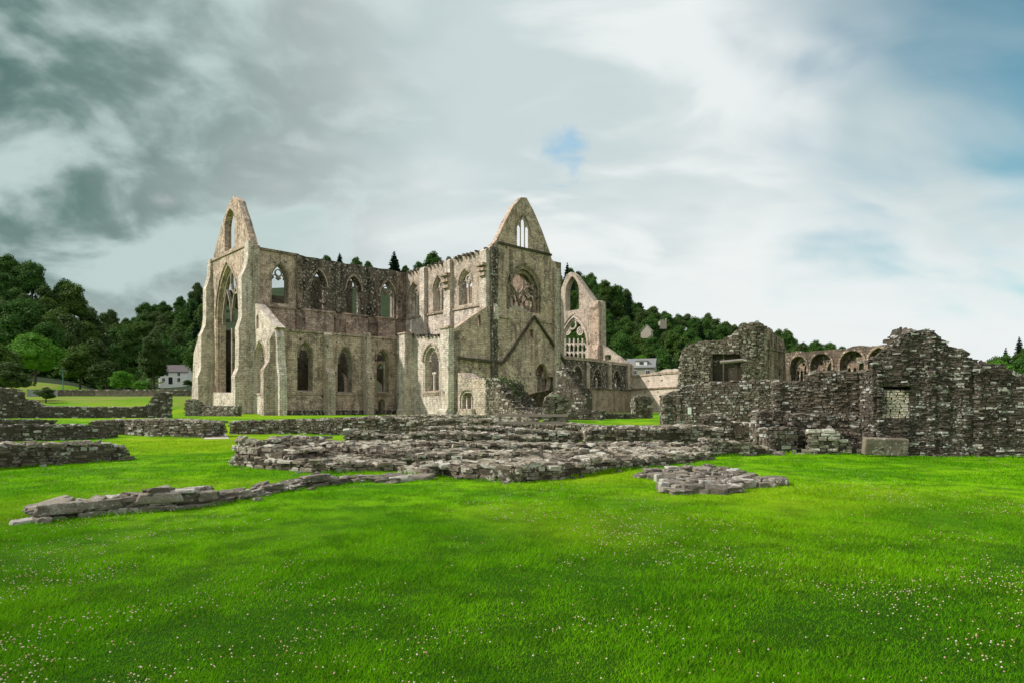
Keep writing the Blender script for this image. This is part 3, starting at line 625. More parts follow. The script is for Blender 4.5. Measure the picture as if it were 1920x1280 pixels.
def circle(uc, zc, r, n=20, lobes=0, amp=.18):
    return [(uc + (r * (1 - amp + amp * math.cos(lobes * 2 * math.pi * i / n)) if lobes else r) * math.cos(2 * math.pi * i / n),
             zc + (r * (1 - amp + amp * math.cos(lobes * 2 * math.pi * i / n)) if lobes else r) * math.sin(2 * math.pi * i / n)) for i in range(n)]
def ring_frame(mb, pl, wd, sh0, sh1, t0, t1):                 # one order of the moulded arch
    o_ = arch(wd['uc'], wd['w'] - 2 * sh0, wd['z0'], wd['zs'], wd['za'] - sh0 * 1.2); i_ = arch(wd['uc'], wd['w'] - 2 * sh1, wd['z0'], wd['zs'], wd['za'] - sh1 * 1.2)
    n = len(o_); vs = [pl.P(*p, t0) for p in o_] + [pl.P(*p, t0) for p in i_] + [pl.P(*p, t1) for p in i_]
    mb.add(vs, [(k, k + 1, n + k + 1, n + k) for k in range(n - 1)] + [(n + k, n + k + 1, 2 * n + k + 1, 2 * n + k) for k in range(n - 1)])
def window(pl, wd, lights=2, style='two', mat='tracery', depth=1.3, sill=True, hood=True, root=church, thin=.09, sh=(.10, .22)):
    uc, wdt, z0, zs, za = wd['uc'], wd['w'], wd['z0'], wd['zs'], wd['za']
    mb = MB(); ring_frame(mb, pl, wd, -.02, sh[0], -.10, -.45); ring_frame(mb, pl, wd, sh[0], sh[1], -.45, -depth + .2)
    fr = mb.build('window', M[mat], root)
    iw = wdt - 2 * sh[1]
    if hood:
        mb = MB(); o_ = arch(uc, wdt + .34, zs, zs, za + .26)[1:-1]; bar(mb, pl, o_, .09, .10, -.05); mb.build('hood_mould', M['coping'], fr)
    if sill:
        mb = MB(); a, b_ = pl.P(uc - wdt / 2 - .12, z0, .12), pl.P(uc + wdt / 2 + .12, z0, .12)
        q = [pl.P(uc - wdt / 2 - .12, z0 - .22, .12), pl.P(uc + wdt / 2 + .12, z0 - .22, .12), pl.P(uc + wdt / 2 + .12, z0 + .02, .12), pl.P(uc - wdt / 2 - .12, z0 + .02, .12),
             pl.P(uc - wdt / 2 + .02, z0 + .22, -.7), pl.P(uc + wdt / 2 - .02, z0 + .22, -.7), pl.P(uc - wdt / 2 + .02, z0 - .22, -.7), pl.P(uc + wdt / 2 - .02, z0 - .22, -.7)]
        mb.add(q, [(0, 1, 2, 3), (3, 2, 5, 4), (0, 3, 4, 6), (1, 7, 5, 2)]); mb.build('sill', M['coping'], fr)
    if style is None: return fr
    mb = MB(); t0, t1 = -.5, -.78
    top = za - sh[1] * 1.2; span = top - zs
    if style in ('two', 'broken', 'diag'):
        rc = iw * .23; zc = zs + span * .50
        keep = style == 'two'
        if style != 'diag': bar(mb, pl, circle(uc, zc, rc, 20), thin * .8, t0, t1, True)
        if keep:
            bar(mb, pl, circle(uc, zc, rc * .80, 30, 6, .16), thin * .55, t0 + .04, t1 - .04, True)
            bar(mb, pl, [(uc, z0), (uc, zs)], thin, t0, t1)
        for sgn in (-1, 1):
            c = uc + sgn * iw / 4; a_ = arch(c, iw / 2 - thin * .3, zs - .05, zs - .05, zs + span * .36, 5)
            if keep or style == 'broken':
                bar(mb, pl, a_[1:-1], thin * .75, t0, t1)
                for k in (-1, 1): bar(mb, pl, [(c + k * iw * .21, zs + span * .02), (c + k * iw * .10, zs + span * .10), (c + k * iw * .15, zs + span * .2)], thin * .5, t0 + .04, t1 - .04)
        if style == 'diag': bar(mb, pl, [(uc - iw * .48, zs + span * .28), (uc - iw * .1, zs - .25 * (zs - z0)), (uc + iw * .44, z0 + .25 * (zs - z0))], thin, t0, t1); bar(mb, pl, [(uc - iw * .2, zs + span * .45), (uc + iw * .25, zs + span * .1), (uc + iw * .47, zs - .2)], thin * .8, t0, t1)
    elif style == 'stub':                                     # only cusps left round the head
        for i, (p, q) in enumerate(zip(arch(uc, iw, zs, zs, top, 6)[1:-2], arch(uc, iw, zs, zs, top, 6)[2:-1])):
            mu, mz = (p[0] + q[0]) / 2, (p[1] + q[1]) / 2
            bar(mb, pl, [p, (mu + (uc - mu) * .34, mz - span * .12), q], thin * .8, t0, t1)
    if mb.v: mb.build('tracery', M[mat], fr)
    return fr
def wall(name, pl, outline, holes, thick, mat, root=church, t0=0.0):
    mb = MB(); slab(mb, pl, outline, holes, t0, t0 - thick); return mb.build(name, M[mat], root)
def course(name, pl, pts_px, hh, proud, mat, root=church, uz=False):
    mb = MB(); bar(mb, pl, pts_px if uz else [pl.uz(*p) for p in pts_px], hh, proud, -.05); return mb.build(name, M[mat], root)
def worn(prof):
    o = [prof[0]]
    for a, b_ in zip(prof[:-1], prof[1:]):
        k = int(math.hypot(b_[0] - a[0], b_[1] - a[1]) / .7)
        for j in range(1, k): o.append((a[0] + (b_[0] - a[0]) * j / k + random.uniform(-.06, .02), a[1] + (b_[1] - a[1]) * j / k))
        o.append(b_)
    return o
def pier(name, pl, u0, u1, prof, mat, root=church):           # buttress: stepped profile [(projection, z)...] drawn from the ground up
    side = Plane(pl.xy(u0), pl.n, -pl.d); mb = MB()
    slab(mb, side, [(-.06, prof[0][1])] + worn(prof) + [(-.06, prof[-1][1])], [], 0, -(u1 - u0)); return mb.build(name, M[mat], root)

# --- east gable
zt = lambda pl, px, py: pl.uz(px, py)[1]
ev = win_from_px(PE, 447.5, 405, 741, 590, 493)
gv = win_from_px(PE, 439.5, 421, 468, 425, 392)
s_end = PE.u(398)
outl = [(0, Z0), (.0, zt(PE, 473.5, 459)), (.9, zt(PE, 470, 456))] + rag([PE.uz(470, 455), PE.uz(459, 415), PE.uz(447, 377), PE.uz(438, 369), PE.uz(431, 375), PE.uz(413, 430), PE.uz(398.5, 486)], .16, 1.2) + [(s_end, Z0)]
wall('gable_wall', PE, outl, [hole(ev), hole(gv)], 1.0, 'ashlar')
window(PE, ev, style=None, mat='ashlar', sill=False, hood=True, sh=(.3, .6), depth=1.5)
mb = MB(); uc, zc = PE.uz(433.5, 521); wdt = ev['w']
bar(mb, PE, circle(uc, zc, wdt * .21, 24), .16, -.6, -1.0, True)
bar(mb, PE, [(ev['uc'] - .3, ev['z0']), (ev['uc'] - .25, ev['zs'] - 2)], .24, -.6, -1.0)
for sgn in (-1, 1):
    c = ev['uc'] + sgn * wdt * .2; bar(mb, PE, arch(c, wdt * .38, ev['zs'] - 3, ev['zs'] - 1, zc - wdt * .12, 7)[1:-1], .14, -.6, -1.0)
bar(mb, PE, arch(ev['uc'], wdt * .8, ev['zs'] - 1, ev['zs'], ev['za'] - 1.0, 8)[1:-4], .16, -.6, -1.0)
mb.build('tracery', M['tracery'], church)
course('string_course', PE, [(397, 489.5), (471, 456)], .16, .18, 'coping')
mb = MB(); slab(mb, PE, [PE.uz(400, 735), PE.uz(418, 735), PE.uz(425, 737), PE.uz(447, 735), PE.uz(447, 775), PE.uz(402, 778)], [], .3, -1.2); mb.build('sill_block', M['ashlar_lit'], church)
# buttresses either side of the east window
pz = lambda y: zt(PE, 455, y)
pier('buttress', PE, .05, 1.55, [(2.35, Z0), (2.35, pz(708)), (1.85, pz(692)), (1.85, pz(620)), (1.45, pz(603)), (1.45, pz(528)), (.7, pz(505)), (.55, pz(462))], 'ashlar_lit')
pz2 = lambda y: zt(PE, 392, y)
pier('buttress', PE, s_end - .2, s_end + 1.5, [(2.2, Z0), (2.2, pz2(708)), (1.7, pz2(690)), (1.7, pz2(632)), (1.0, pz2(612)), (1.0, pz2(545)), (.4, pz2(520)), (.35, pz2(490))], 'ashlar_lit')
mb = MB(); slab(mb, PE, [(s_end + 1.2, Z0)] + [PE.uz(*p) for p in ((385, 600), (381, 622), (374, 640), (368, 662), (366, 700), (364, 748))] + [(PE.u(363.5), Z0)], [], .4, -1.2); mb.build('aisle_end_wall', M['ashlar_lit'], church)
# --- north aisle, east end
P2E = Plane(O1, EN, EE); hv = win_from_px(P2E, 479, 496, 737, 672, 641)
nv = win_from_px(P2E, 480.5, 485, 616, 597, 590)
ol = [(0, Z0), (0, zt(P2E, 474, 568)), P2E.uz(481, 570)] + rag([P2E.uz(490, 580), P2E.uz(506, 601), P2E.uz(519, 613)], .1, .8) + [(7.9, zt(P2E, 515, 616)), (7.9, Z0)]
wall('aisle_wall', P2E, ol, [hole(hv), hole(nv)], 1.2, 'ashlar_lit')
window(P2E, hv, style='stub', mat='ashlar_lit'); 
course('string_course', P2E, [(474, 738.5), (516, 738.5)], .09, .1, 'coping')
pzb = lambda y: zt(P2E, 508, y)
pier('buttress', P2E, 6.9, 7.95, [(1.45, Z0), (1.45, pzb(694)), (.7, pzb(676)), (.7, pzb(640)), (.15, pzb(624))], 'speckled')
pier('buttress', P2, 0, 1.0, [(1.6, Z0), (1.6, zt(P2, 523, 705)), (1.0, zt(P2, 523, 676)), (.75, zt(P2, 523, 632)), (.1, zt(P2, 523, 618))], 'ashlar_lit')
# --- north aisle, north wall
u_end = P2.u(742)
A = [win_from_px(P2, 557, 587, 734, 668, 639), win_from_px(P2, 632.5, 661, 736.5, 680, 650), win_from_px(P2, 706, 730, 736, 675, 655)]
dv = win_from_px(P2, 709, 722, 776, 755, 747)
top_a = rag([P2.uz(516, 617), P2.uz(560, 619), P2.uz(620, 624), P2.uz(680, 629), P2.uz(742, 634)], .12, .8)
wall('aisle_wall', P2, [(0, Z0)] + top_a + [(u_end, Z0)], [hole(a) for a in A] + [arch(dv['uc'], dv['w'], Z0 + .12, dv['zs'], dv['za'])], 1.2, 'ashlar')
window(P2, A[0], style='stub', sh=(.10, .2)); window(P2, A[1], style='stub', sh=(.10, .2))
fr = window(P2, A[2], style=None, sh=(.12, .25)); a2 = A[2]; mb = MB()
slab(mb, P2, [(a2['uc'] - a2['w'] * .5, a2['z0']), (a2['uc'] - a2['w'] * .5, a2['zs'] - .1), (a2['uc'] + a2['w'] * .5, a2['zs'] - .1), (a2['uc'] + a2['w'] * .5, a2['z0'])], [arch(a2['uc'], a2['w'] * .62, a2['z0'] + .02, a2['zs'] - 1.7, a2['zs'] - .35)], -.7, -1.0); mb.build('blocking_wall', M['ashlar'], fr)
for b0, b1 in ((606, 620), (680, 692)):
    u0, u1 = P2.u(b0), P2.u(b1); c = (b0 + b1) / 2
    pier('buttress', P2, u0, u1, [(1.5, Z0), (1.5, zt(P2, c, 716)), (1.3, zt(P2, c, 700)), (.75, zt(P2, c, 690)), (.6, zt(P2, c, 628)), (.1, zt(P2, c, 623))], 'speckled')
for a, b_ in ((530, 606), (621, 680), (693, 706), (724, 741)): course('string_course', P2, [(a, 737.5 + (a - 530) * .016), (b_, 737.5 + (b_ - 530) * .016)], .08, .10, 'coping')
course('plinth', P2, [(P2.u(531), .75), (P2.u(741), .75)], .42, .28, 'mottled', uz=True)
course('parapet', P2, [P2.uz(517, 618.5), P2.uz(560, 620.5), P2.uz(620, 625.5), P2.uz(680, 630.5), P2.uz(742, 635.5)], .13, .16, 'coping', uz=True)
mb = MB()
for i in range(26):
    u = u_end * (i + .5 + random.uniform(-.2, .2)) / 26; z = zt(P2, P2.px(u), 619 + (P2.px(u) - 517) * .076) + .12
    mb.box(P2.P(u, z, -.2), tuple(P2.d * random.uniform(.12, .35)) + (0,), tuple(P2.n * .3) + (0,), (0, 0, random.uniform(.06, .2)))
tag(mb.build('coping_rubble', M['coping'], church), kind='stuff')
# --- clerestory of the presbytery
CL = [win_from_px(P1, 509, 541, 569, 524, 494), win_from_px(P1, 585, 612, 579, 537, 507), win_from_px(P1, 650, 677, 588, 544, 518), win_from_px(P1, 714, 740, 596, 553, 527)]
arcs = []
for i in range(4):
    uu = u_x * (i + .5) / 4; arcs.append(arch(uu, u_x / 4 - 1.7, Z0 + .1, 6.0, 9.3))
tops = [(473.8, 459), (486, 464), (555, 477), (600, 486), (640, 492), (700, 501), (758.5, 511)]
bounds = [(473.8, 557, 'ashlar'), (557, 632, 'mottled'), (632, 696, 'mottled'), (696, 742, 'mottled'), (742, 758.5, 'stained')]
zsl = lambda px: zt(P1, px, 571.5 + (px - 486) * .1035)      # level of the string course
for (a, b_, mt) in bounds:
    ua, ub = P1.u(a), P1.u(b_)
    tp = [(px, py) for px, py in ([(a, np.interp(a, [t[0] for t in tops], [t[1] for t in tops]))] + [t for t in tops if a < t[0] < b_] + [(b_, np.interp(b_, [t[0] for t in tops], [t[1] for t in tops]))])]
    hs = [hole(c) for c in CL if ua < c['uc'] < ub]
    wall('clerestory_wall', P1, [(ua, zsl(a))] + rag([P1.uz(*t) for t in tp], .16, .7) + [(ub, zsl(b_))], hs, 1.4, mt)
wall('clerestory_wall', P1, [(0, 9.9), (0, zsl(473.8)), (u_x, zsl(758.5)), (u_x, 9.9)], [], 1.4, 'ashlar', t0=-.004)
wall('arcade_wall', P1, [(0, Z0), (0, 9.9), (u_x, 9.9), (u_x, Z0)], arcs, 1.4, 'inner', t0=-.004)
for c, st, mt in zip(CL, ('broken', 'diag', 'broken', 'broken'), ('tracery', 'mottled', 'mottled', 'tracery')): window(P1, c, style=st, mat=mt, sill=False)
course('string_course', P1, [(486, 571.5), (758, 599.7)], .13, .2, 'coping')
course('parapet', P1, [P1.uz(486, 466), P1.uz(560, 479)], .16, .2, 'stained', uz=True)
for a, b_, tp_ in ((555, 564, 478), (627.5, 640.5, 491), (691, 701, 500), (742, 757, 509)):
    c = (a + b_) / 2; pier('pilaster', P1, P1.u(a), P1.u(b_), [(.6, zsl(c)), (.6, zt(P1, c, tp_ + 14)), (.45, zt(P1, c, tp_ + 2))], 'mottled' if a > 600 and a < 740 else 'stained')
    pier('pilaster', P1, P1.u(a) - .1, P1.u(b_) + .5, [(.5, zt(P1, c, 628)), (.55, zsl(c) - 1.0), (.05, zsl(c) - .35)], 'stained')
pier('pilaster', P1, 0.02, P1.u(485), [(.45, 8.5), (.45, zt(P1, 480, 476)), (.35, zt(P1, 480, 463))], 'speckled')
# --- transept, east face
TR = [win_from_px(P3, 766.5, 786, 592, 556, 530), win_from_px(P3, 812, 831.5, 583, 545, 519), win_from_px(P3, 860.5, 885, 571, 532, 506)]
zs3 = lambda px: zt(P3, px, 597 - (px - 766) * .187)
tw = [(0, zs3(758.5))] + rag([P3.uz(759, 512), P3.uz(800, 500), P3.uz(850, 485), P3.uz(905, 468), P3.uz(918.5, 464)], .12, .7) + [(u_g, zs3(919))]
wall('clerestory_wall', P3, tw, [hole(t) for t in TR], 1.4, 'speckled')
wall('transept_wall', P3, [(0, Z0), (0, zs3(758.5)), (u_g, zs3(919)), (u_g, Z0)], [arch(u_g * k, 4.3, Z0 + .1, 5.8, 8.9) for k in (.26, .72)], 1.4, 'ashlar_lit', t0=-.004)
for t in TR: window(P3, t, style='two', mat='ashlar_lit', sill=False)
course('string_course', P3, [(765, 597), (918.5, 568.6)], .13, .2, 'coping')
for a, b_, tp_ in ((792, 800.5, 502), (837, 848.5, 488), (905, 917, 468)):
    c = (a + b_) / 2; u0, u1 = P3.u(a), P3.u(b_)
    pier('pilaster', P3, u0, u1, [(.55, zt(P3, c, 632)), (.55, zt(P3, c, tp_ + 3)), (.4, zt(P3, c, tp_))], 'ashlar_lit')
    if a > 800:
        for k in range(3):
            z = zt(P3, c, (517 if a < 900 else 498) + k * (11 if a < 900 else 9)); mb = MB()
            mb.box(P3.P((u0 + u1) / 2, z, .85 - .1 * k), tuple(P3.d * ((u1 - u0) / 2 + .14 - .1 * k)) + (0,), tuple(P3.n * (.34 - .06 * k)) + (0,), (0, 0, .2)); mb.build('corbel', M['coping'], church)
for i in range(22):                                           # corbel table under the lost parapet
    if i in (6, 13, 20): continue
    u = u_g * (i + .6) / 22.4; px = P3.px(u); z = zt(P3, px, 512 - (px - 759) * .302) - .12; mb = MB()
    mb.box(P3.P(u + random.uniform(-.15, .15), z + random.uniform(-.12, .05), .2), tuple(P3.d * random.uniform(.1, .22)) + (0,), tuple(P3.n * .3) + (0,), (0, 0, random.uniform(.1, .24))); mb.build('corbel', M['mottled'], church)
# --- transept chapels
L5 = (P5.u(742) if P5.u(742) > 0 else 14.3)
CW = [win_from_px(P5, 823.5, 794, 734, 676, 647), win_from_px(P5, 766.5, 746, 737, 684, 656)]
t5 = rag([P5.uz(850, 621), P5.uz(824, 627), P5.uz(792, 630), P5.uz(770, 632), P5.uz(743, 635)], .14, .7)
wall('chapel_wall', P5, [(0, Z0)] + t5 + [(L5 + .4, Z0)], [hole(c) for c in CW], 1.2, 'ashlar_lit')
window(P5, CW[0], style='stub', mat='ashlar_lit', sh=(.22, .5)); window(P5, CW[1], style='stub', mat='ashlar_lit', sh=(.2, .45))
fr5 = CW[0]; mb = MB(); bar(mb, P5, [(fr5['uc'] + .1, fr5['z0']), (fr5['uc'] + .1, fr5['z0'] + 2.6)], .10, -.5, -.78); bar(mb, P5, [(fr5['uc'] - .3, fr5['z0'] + 2.6), (fr5['uc'] + .5, fr5['z0'] + 2.6)], .16, -.5, -.8); mb.build('mullion', M['ashlar_lit'], church)
u0, u1 = P5.u(775.5), P5.u(765); c = 770
pier('buttress', P5, u0, u1, [(1.9, Z0), (1.9, Z0 + .9), (1.6, Z0 + 1.1), (1.6, zt(P5, c, 742)), (1.5, zt(P5, c, 741)), (1.5, zt(P5, c, 628))], 'ashlar_lit')
pier('buttress', P5, -.05, 1.9, [(1.15, Z0), (1.15, Z0 + .9), (.9, Z0 + 1.1), (.9, zt(P5, 832, 740)), (.8, zt(P5, 832, 618.5)), (.7, zt(P5, 832, 616))], 'ashlar_lit')
course('coping_stone', P5, [(P5.u(777), zt(P5, 770, 626.5)), (P5.u(763), zt(P5, 770, 626.5))], .12, 1.62, 'coping', uz=True)
course('coping_stone', P5, [(-.1, zt(P5, 832, 616.5)), (2.0, zt(P5, 832, 616.5))], .14, .95, 'coping', uz=True)
for a, b_ in ((793, 823), (745, 764)): course('string_course', P5, [(a, 740), (b_, 739)], .08, .1, 'coping')
mb = MB()
for i in range(16):
    u = L5 * (i + .5) / 16; px = P5.px(u); z = zt(P5, px, 628) - .05
    mb.box(P5.P(u, z, .1), tuple(P5.d * random.uniform(.12, .3)) + (0,), tuple(P5.n * .25) + (0,), (0, 0, random.uniform(.1, .25)))
tag(mb.build('coping_rubble', M['mottled'], church), kind='stuff')
# --- transept, north gable
NV = win_from_px(P4, 949.5, 1014, 584, 545, 496)
LN = [win_from_px(P4, 969.5, 975.8, 462, 428, 422), win_from_px(P4, 976.8, 983.4, 464, 418, 411), win_from_px(P4, 984.6, 990.8, 466, 431, 425)]
SW = win_from_px(P4, 992.5, 1000.5, 636, 620, 618)
CV = win_from_px(P4, 896, 902, 610, 595, 590); BD = win_from_px(P4, 1004, 1024, 735, 700, 680); ND = win_from_px(P4, 1041.5, 1048, 730, 707.5, 706)
ol = [(u_c, Z0), (u_c, zt(P4, 850, 618)), P4.uz(853, 616)] + rag([P4.uz(870, 604), P4.uz(900, 583), P4.uz(917, 572)], .08, 1) + \
     [P4.uz(919.5, 567), P4.uz(919.5, 466)] + rag([P4.uz(924, 457), P4.uz(930, 452), P4.uz(945, 419), P4.uz(963, 385), P4.uz(977, 370), P4.uz(987, 369.5), P4.uz(999, 392), P4.uz(1015, 428), P4.uz(1032.5, 477)], .12, 1.0) + \
     rag([P4.uz(1034, 486), P4.uz(1041, 492), P4.uz(1046, 508), P4.uz(1047, 540)], .12, .8) + [(P4.u(1048), Z0)]
holes4 = [hole(NV)] + [hole(l) for l in LN] + [[(SW['uc'] - SW['w'] / 2, SW['z0']), (SW['uc'] - SW['w'] / 2, SW['za']), (SW['uc'] + SW['w'] / 2, SW['za']), (SW['uc'] + SW['w'] / 2, SW['z0'])]] + [hole(CV)]
holes4.append([(ND['uc'] - ND['w'] / 2, ND['z0']), (ND['uc'] - ND['w'] / 2, ND['za']), (ND['uc'] + ND['w'] / 2, ND['za']), (ND['uc'] + ND['w'] / 2, ND['z0'])])
holes4.append([P4.uz(*p) for p in ((1005, 735), (1005, 712), (1004, 702), (1007, 689), (1013, 681), (1020, 682), (1025, 689), (1026, 698), (1029, 706), (1033, 712), (1030, 730))])
mb = MB(); zl = P4.uz(980, 460)[1]; slab(mb, P4, ol, holes4, 0, -.12)
back = [h for i_, h in enumerate(holes4) if i_ not in (1, 2, 3)] + [arch(LN[1]['uc'] + .6, 3.9, LN[0]['z0'] - .1, LN[1]['za'] - 1.0, LN[1]['za'] + .8)]; slab(mb, P4, [(p[0], p[1] - .02) for p in ol], back, -.121, -.9); mb.build('gable_wall', M['ashlar'], church)
fr = window(P4, NV, style=None, mat='stained', sill=False, sh=(.55, 1.05), depth=1.5)
mb = MB(); cu, cz = P4.uz(974, 528); rr = NV['w'] * .255
bar(mb, P4, circle(cu, cz, rr, 26), .13, -.9, -1.2, True)
for sgn, k in ((-1, .36), (0, .34), (1, .36)):
    c = NV['uc'] + sgn * NV['w'] * .27; bar(mb, P4, [(c, NV['z0'] - .2), (c, NV['zs'] - 1.0)], .11, -.9, -1.2)
for sgn in (-1, 1):
    c = NV['uc'] + sgn * NV['w'] * .26; zc_ = NV['zs'] - .3
    bar(mb, P4, circle(c, zc_, NV['w'] * .11, 24, 4, .2), .09, -.9, -1.2, True); bar(mb, P4, circle(c, zc_ - 1.3, NV['w'] * .12, 18), .10, -.9, -1.2, True)
    bar(mb, P4, arch(c, NV['w'] * .42, NV['zs'] - 2.4, NV['zs'] - 1.6, NV['zs'] + .9, 6)[1:-1], .11, -.9, -1.2)
mb.build('tracery', M['stained'], fr)
mb = MB(); slab(mb, P4, [P4.uz(*p) for p in ((952, 590), (958, 577), (966, 572), (975, 574), (990, 580), (1000, 590))], [], -.2, -1.3); mb.build('sill_block', M['speckled'], church)
for l in LN:
    mb = MB(); ring_frame(mb, P4, l, -.01, .02, -.02, -.11); mb.build('lancet', M['stained'], church)
mb = MB(); bar(mb, P4, [P4.uz(*p) for p in ((966, 440), (966, 428), (972, 412), (980, 404), (987, 412), (994, 432), (994, 444))], .1, .08, -.05); mb.build('hood_mould', M['stained'], church)
course('string_course', P4, [(932, 455), (1033.5, 478.5)], .14, .2, 'inner')
course('string_course', P4, [(1002, 600), (1042, 607.5)], .12, .18, 'coping')
course('string_course', P4, [(920, 590), (957, 597)], .12, .18, 'coping')
course('roof_crease', P4, [(858, 670.5), (941, 680), (950, 669), (1000.5, 594), (1048, 664), (1060, 682)], .17, .38, 'inner')
pier('pilaster', P4, P4.u(919.6), P4.u(931), [(.35, Z0), (.35, zt(P4, 925, 470)), (.3, zt(P4, 925, 464))], 'mottled')
pier('pilaster', P4, P4.u(955.5), P4.u(960), [(.22, zt(P4, 957, 528)), (.22, zt(P4, 957, 470)), (.05, zt(P4, 957, 463))], 'stained')
pier('pilaster', P4, P4.u(1037), P4.u(1047), [(.4, Z0), (.4, zt(P4, 1042, 520)), (.3, zt(P4, 1042, 503))], 'speckled')
mb = MB(); mb.box(P4.P(P4.u(928), zt(P4, 928, 650), .15), tuple(P4.d * .35) + (0,), tuple(P4.n * .3) + (0,), (0, 0, .3)); mb.build('corbel', M['mottled'], church)
pier('buttress', P4, P4.u(922), P4.u(929), [(.7, zt(P4, 925, 600)), (.7, zt(P4, 925, 578)), (.1, zt(P4, 925, 566))], 'ashlar_lit')
mb = MB(); slab(mb, P4, [P4.uz(*p) for p in ((1006, 735), (1006, 714), (1012, 702), (1020, 700), (1030, 712), (1032, 735))], [], -1.0, -1.4); mb.build('broken_doorway', M['stained'], church)
mb = MB(); bar(mb, P4, [P4.uz(1011, 734), P4.uz(1010, 708)], .1, -.6, -.9); mb.build('mullion', M['ashlar_lit'], church)
# --- inside: south walls and the far side of the transept
WV = 17.9; PS = Plane(O1 + ES * WV, EW, EN)
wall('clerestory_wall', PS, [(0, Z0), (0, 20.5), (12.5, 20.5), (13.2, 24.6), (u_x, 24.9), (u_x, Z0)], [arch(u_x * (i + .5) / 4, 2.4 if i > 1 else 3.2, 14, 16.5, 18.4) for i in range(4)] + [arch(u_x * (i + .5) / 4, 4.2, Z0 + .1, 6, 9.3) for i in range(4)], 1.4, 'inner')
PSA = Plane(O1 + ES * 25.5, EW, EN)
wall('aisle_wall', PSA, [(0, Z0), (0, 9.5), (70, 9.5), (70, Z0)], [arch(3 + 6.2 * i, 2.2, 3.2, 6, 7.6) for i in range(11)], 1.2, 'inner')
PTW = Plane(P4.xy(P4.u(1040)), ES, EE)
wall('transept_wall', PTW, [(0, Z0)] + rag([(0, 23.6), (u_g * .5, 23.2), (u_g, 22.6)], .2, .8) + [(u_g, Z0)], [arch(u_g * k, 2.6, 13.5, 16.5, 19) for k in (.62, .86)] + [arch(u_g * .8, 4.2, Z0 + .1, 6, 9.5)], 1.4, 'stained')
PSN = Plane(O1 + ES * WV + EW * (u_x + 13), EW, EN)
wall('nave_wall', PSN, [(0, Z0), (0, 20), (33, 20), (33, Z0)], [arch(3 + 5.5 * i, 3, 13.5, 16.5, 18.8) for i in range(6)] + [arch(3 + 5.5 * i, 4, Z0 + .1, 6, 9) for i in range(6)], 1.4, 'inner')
# --- nave: north aisle and west front
uN0, uN1 = P2.u(1056), P2.u(1185)
NW = [win_from_px(P2, 1074, 1091, 726, 702, 686), win_from_px(P2, 1113.5, 1126, 725, 706, 691.5), win_from_px(P2, 1150, 1162, 725, 708, 695)]
zn = lambda px: zt(P2, px, 727.5 + (px - 1090) * .03)
wall('aisle_wall', P2, [(uN0, zn(1056))] + rag([P2.uz(1056, 668), P2.uz(1110, 673), P2.uz(1150, 679), P2.uz(1184, 684)], .2, .8) + [(uN1, zn(1185))], [hole(x) for x in NW], 1.3, 'mottled')
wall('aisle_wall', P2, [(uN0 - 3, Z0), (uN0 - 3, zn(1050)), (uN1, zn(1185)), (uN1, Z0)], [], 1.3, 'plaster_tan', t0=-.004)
for x in NW:
    fr = window(P2, x, style='two', mat='mottled', sill=False, hood=True, thin=.12, sh=(.2, .42))
course('parapet', P2, [P2.uz(1056, 669.5), P2.uz(1110, 674.5), P2.uz(1150, 680.5), P2.uz(1184, 685)], .28, .25, 'coping', uz=True)
course('string_course', P2, [(1086, 727.5), (1186, 730.5)], .14, .25, 'mottled')
for a in (1098, 1139, 1174): pier('pilaster', P2, P2.u(a), P2.u(a + 5), [(.45, zn(a)), (.45, zt(P2, a, 684)), (.1, zt(P2, a, 678))], 'speckled')
pier('pilaster', P2, P2.u(1103), P2.u(1108), [(.4, Z0), (.4, zn(1104) - .1)], 'stained')
uW = P1.u(1127); PW = Plane(P1.xy(uW), ES, EE)
wg = win_from_px(PW, 1085.5, 1060, 582, 549, 518); wv = win_from_px(PW, 1102, 1048, 700, 648, 591)
ol = [(0, Z0), PW.uz(1127.5, 645), PW.uz(1126.5, 565), PW.uz(1121, 563), PW.uz(1113, 565)] + rag([PW.uz(1112, 563), PW.uz(1096, 540), PW.uz(1079, 516), PW.uz(1070, 509), PW.uz(1062, 514), PW.uz(1053, 540), PW.uz(1045, 566)], .14, 1.3) + [(PW.u(1040), Z0)]
wall('front_wall', PW, ol, [hole(wg), hole(wv)], 1.6, 'speckled')
fr = window(PW, wv, style=None, mat='ashlar_lit', sill=False, sh=(.4, .8), depth=1.5); mb = MB()
cu, cz = PW.uz(1070, 608); bar(mb, PW, circle(cu, cz, wv['w'] * .115, 22), .17, -.6, -.9, True)
for px in (1060.5, 1084):
    cu, cz = PW.uz(px, 620); bar(mb, PW, circle(cu, cz, wv['w'] * .095, 20), .15, -.6, -.9, True); bar(mb, PW, circle(cu, cz, wv['w'] * .06, 24, 5, .3), .11, -.6, -.9, True)
for i, px in enumerate((1056, 1064, 1072, 1080, 1088, 1095)):
    u = PW.u(px); bar(mb, PW, [(u, wv['z0']), (u, zt(PW, px, 634 if i < 5 else 655))], .13, -.6, -.9)
    if i < 5:
        u2 = PW.u((1064, 1072, 1080, 1088, 1095)[i])
        for yy in (652, 668): bar(mb, PW, arch((u + u2) / 2, abs(u - u2), zt(PW, px, yy), zt(PW, px, yy), zt(PW, px, yy - 9), 4)[1:-1], .11, -.6, -.9)
mb.build('tracery', M['ashlar_lit'], fr)
pier('turret', PW, PW.u(1126), PW.u(1110), [(1.0, Z0), (1.0, zt(PW, 1118, 655)), (.6, zt(PW, 1118, 642)), (.6, zt(PW, 1118, 582)), (.9, zt(PW, 1118, 577)), (.9, zt(PW, 1118, 566))], 'ashlar')
PWA = Plane(P1.xy(uW), EN, EE); sq = win_from_px(PWA, 1136, 1144, 675, 666, 665)
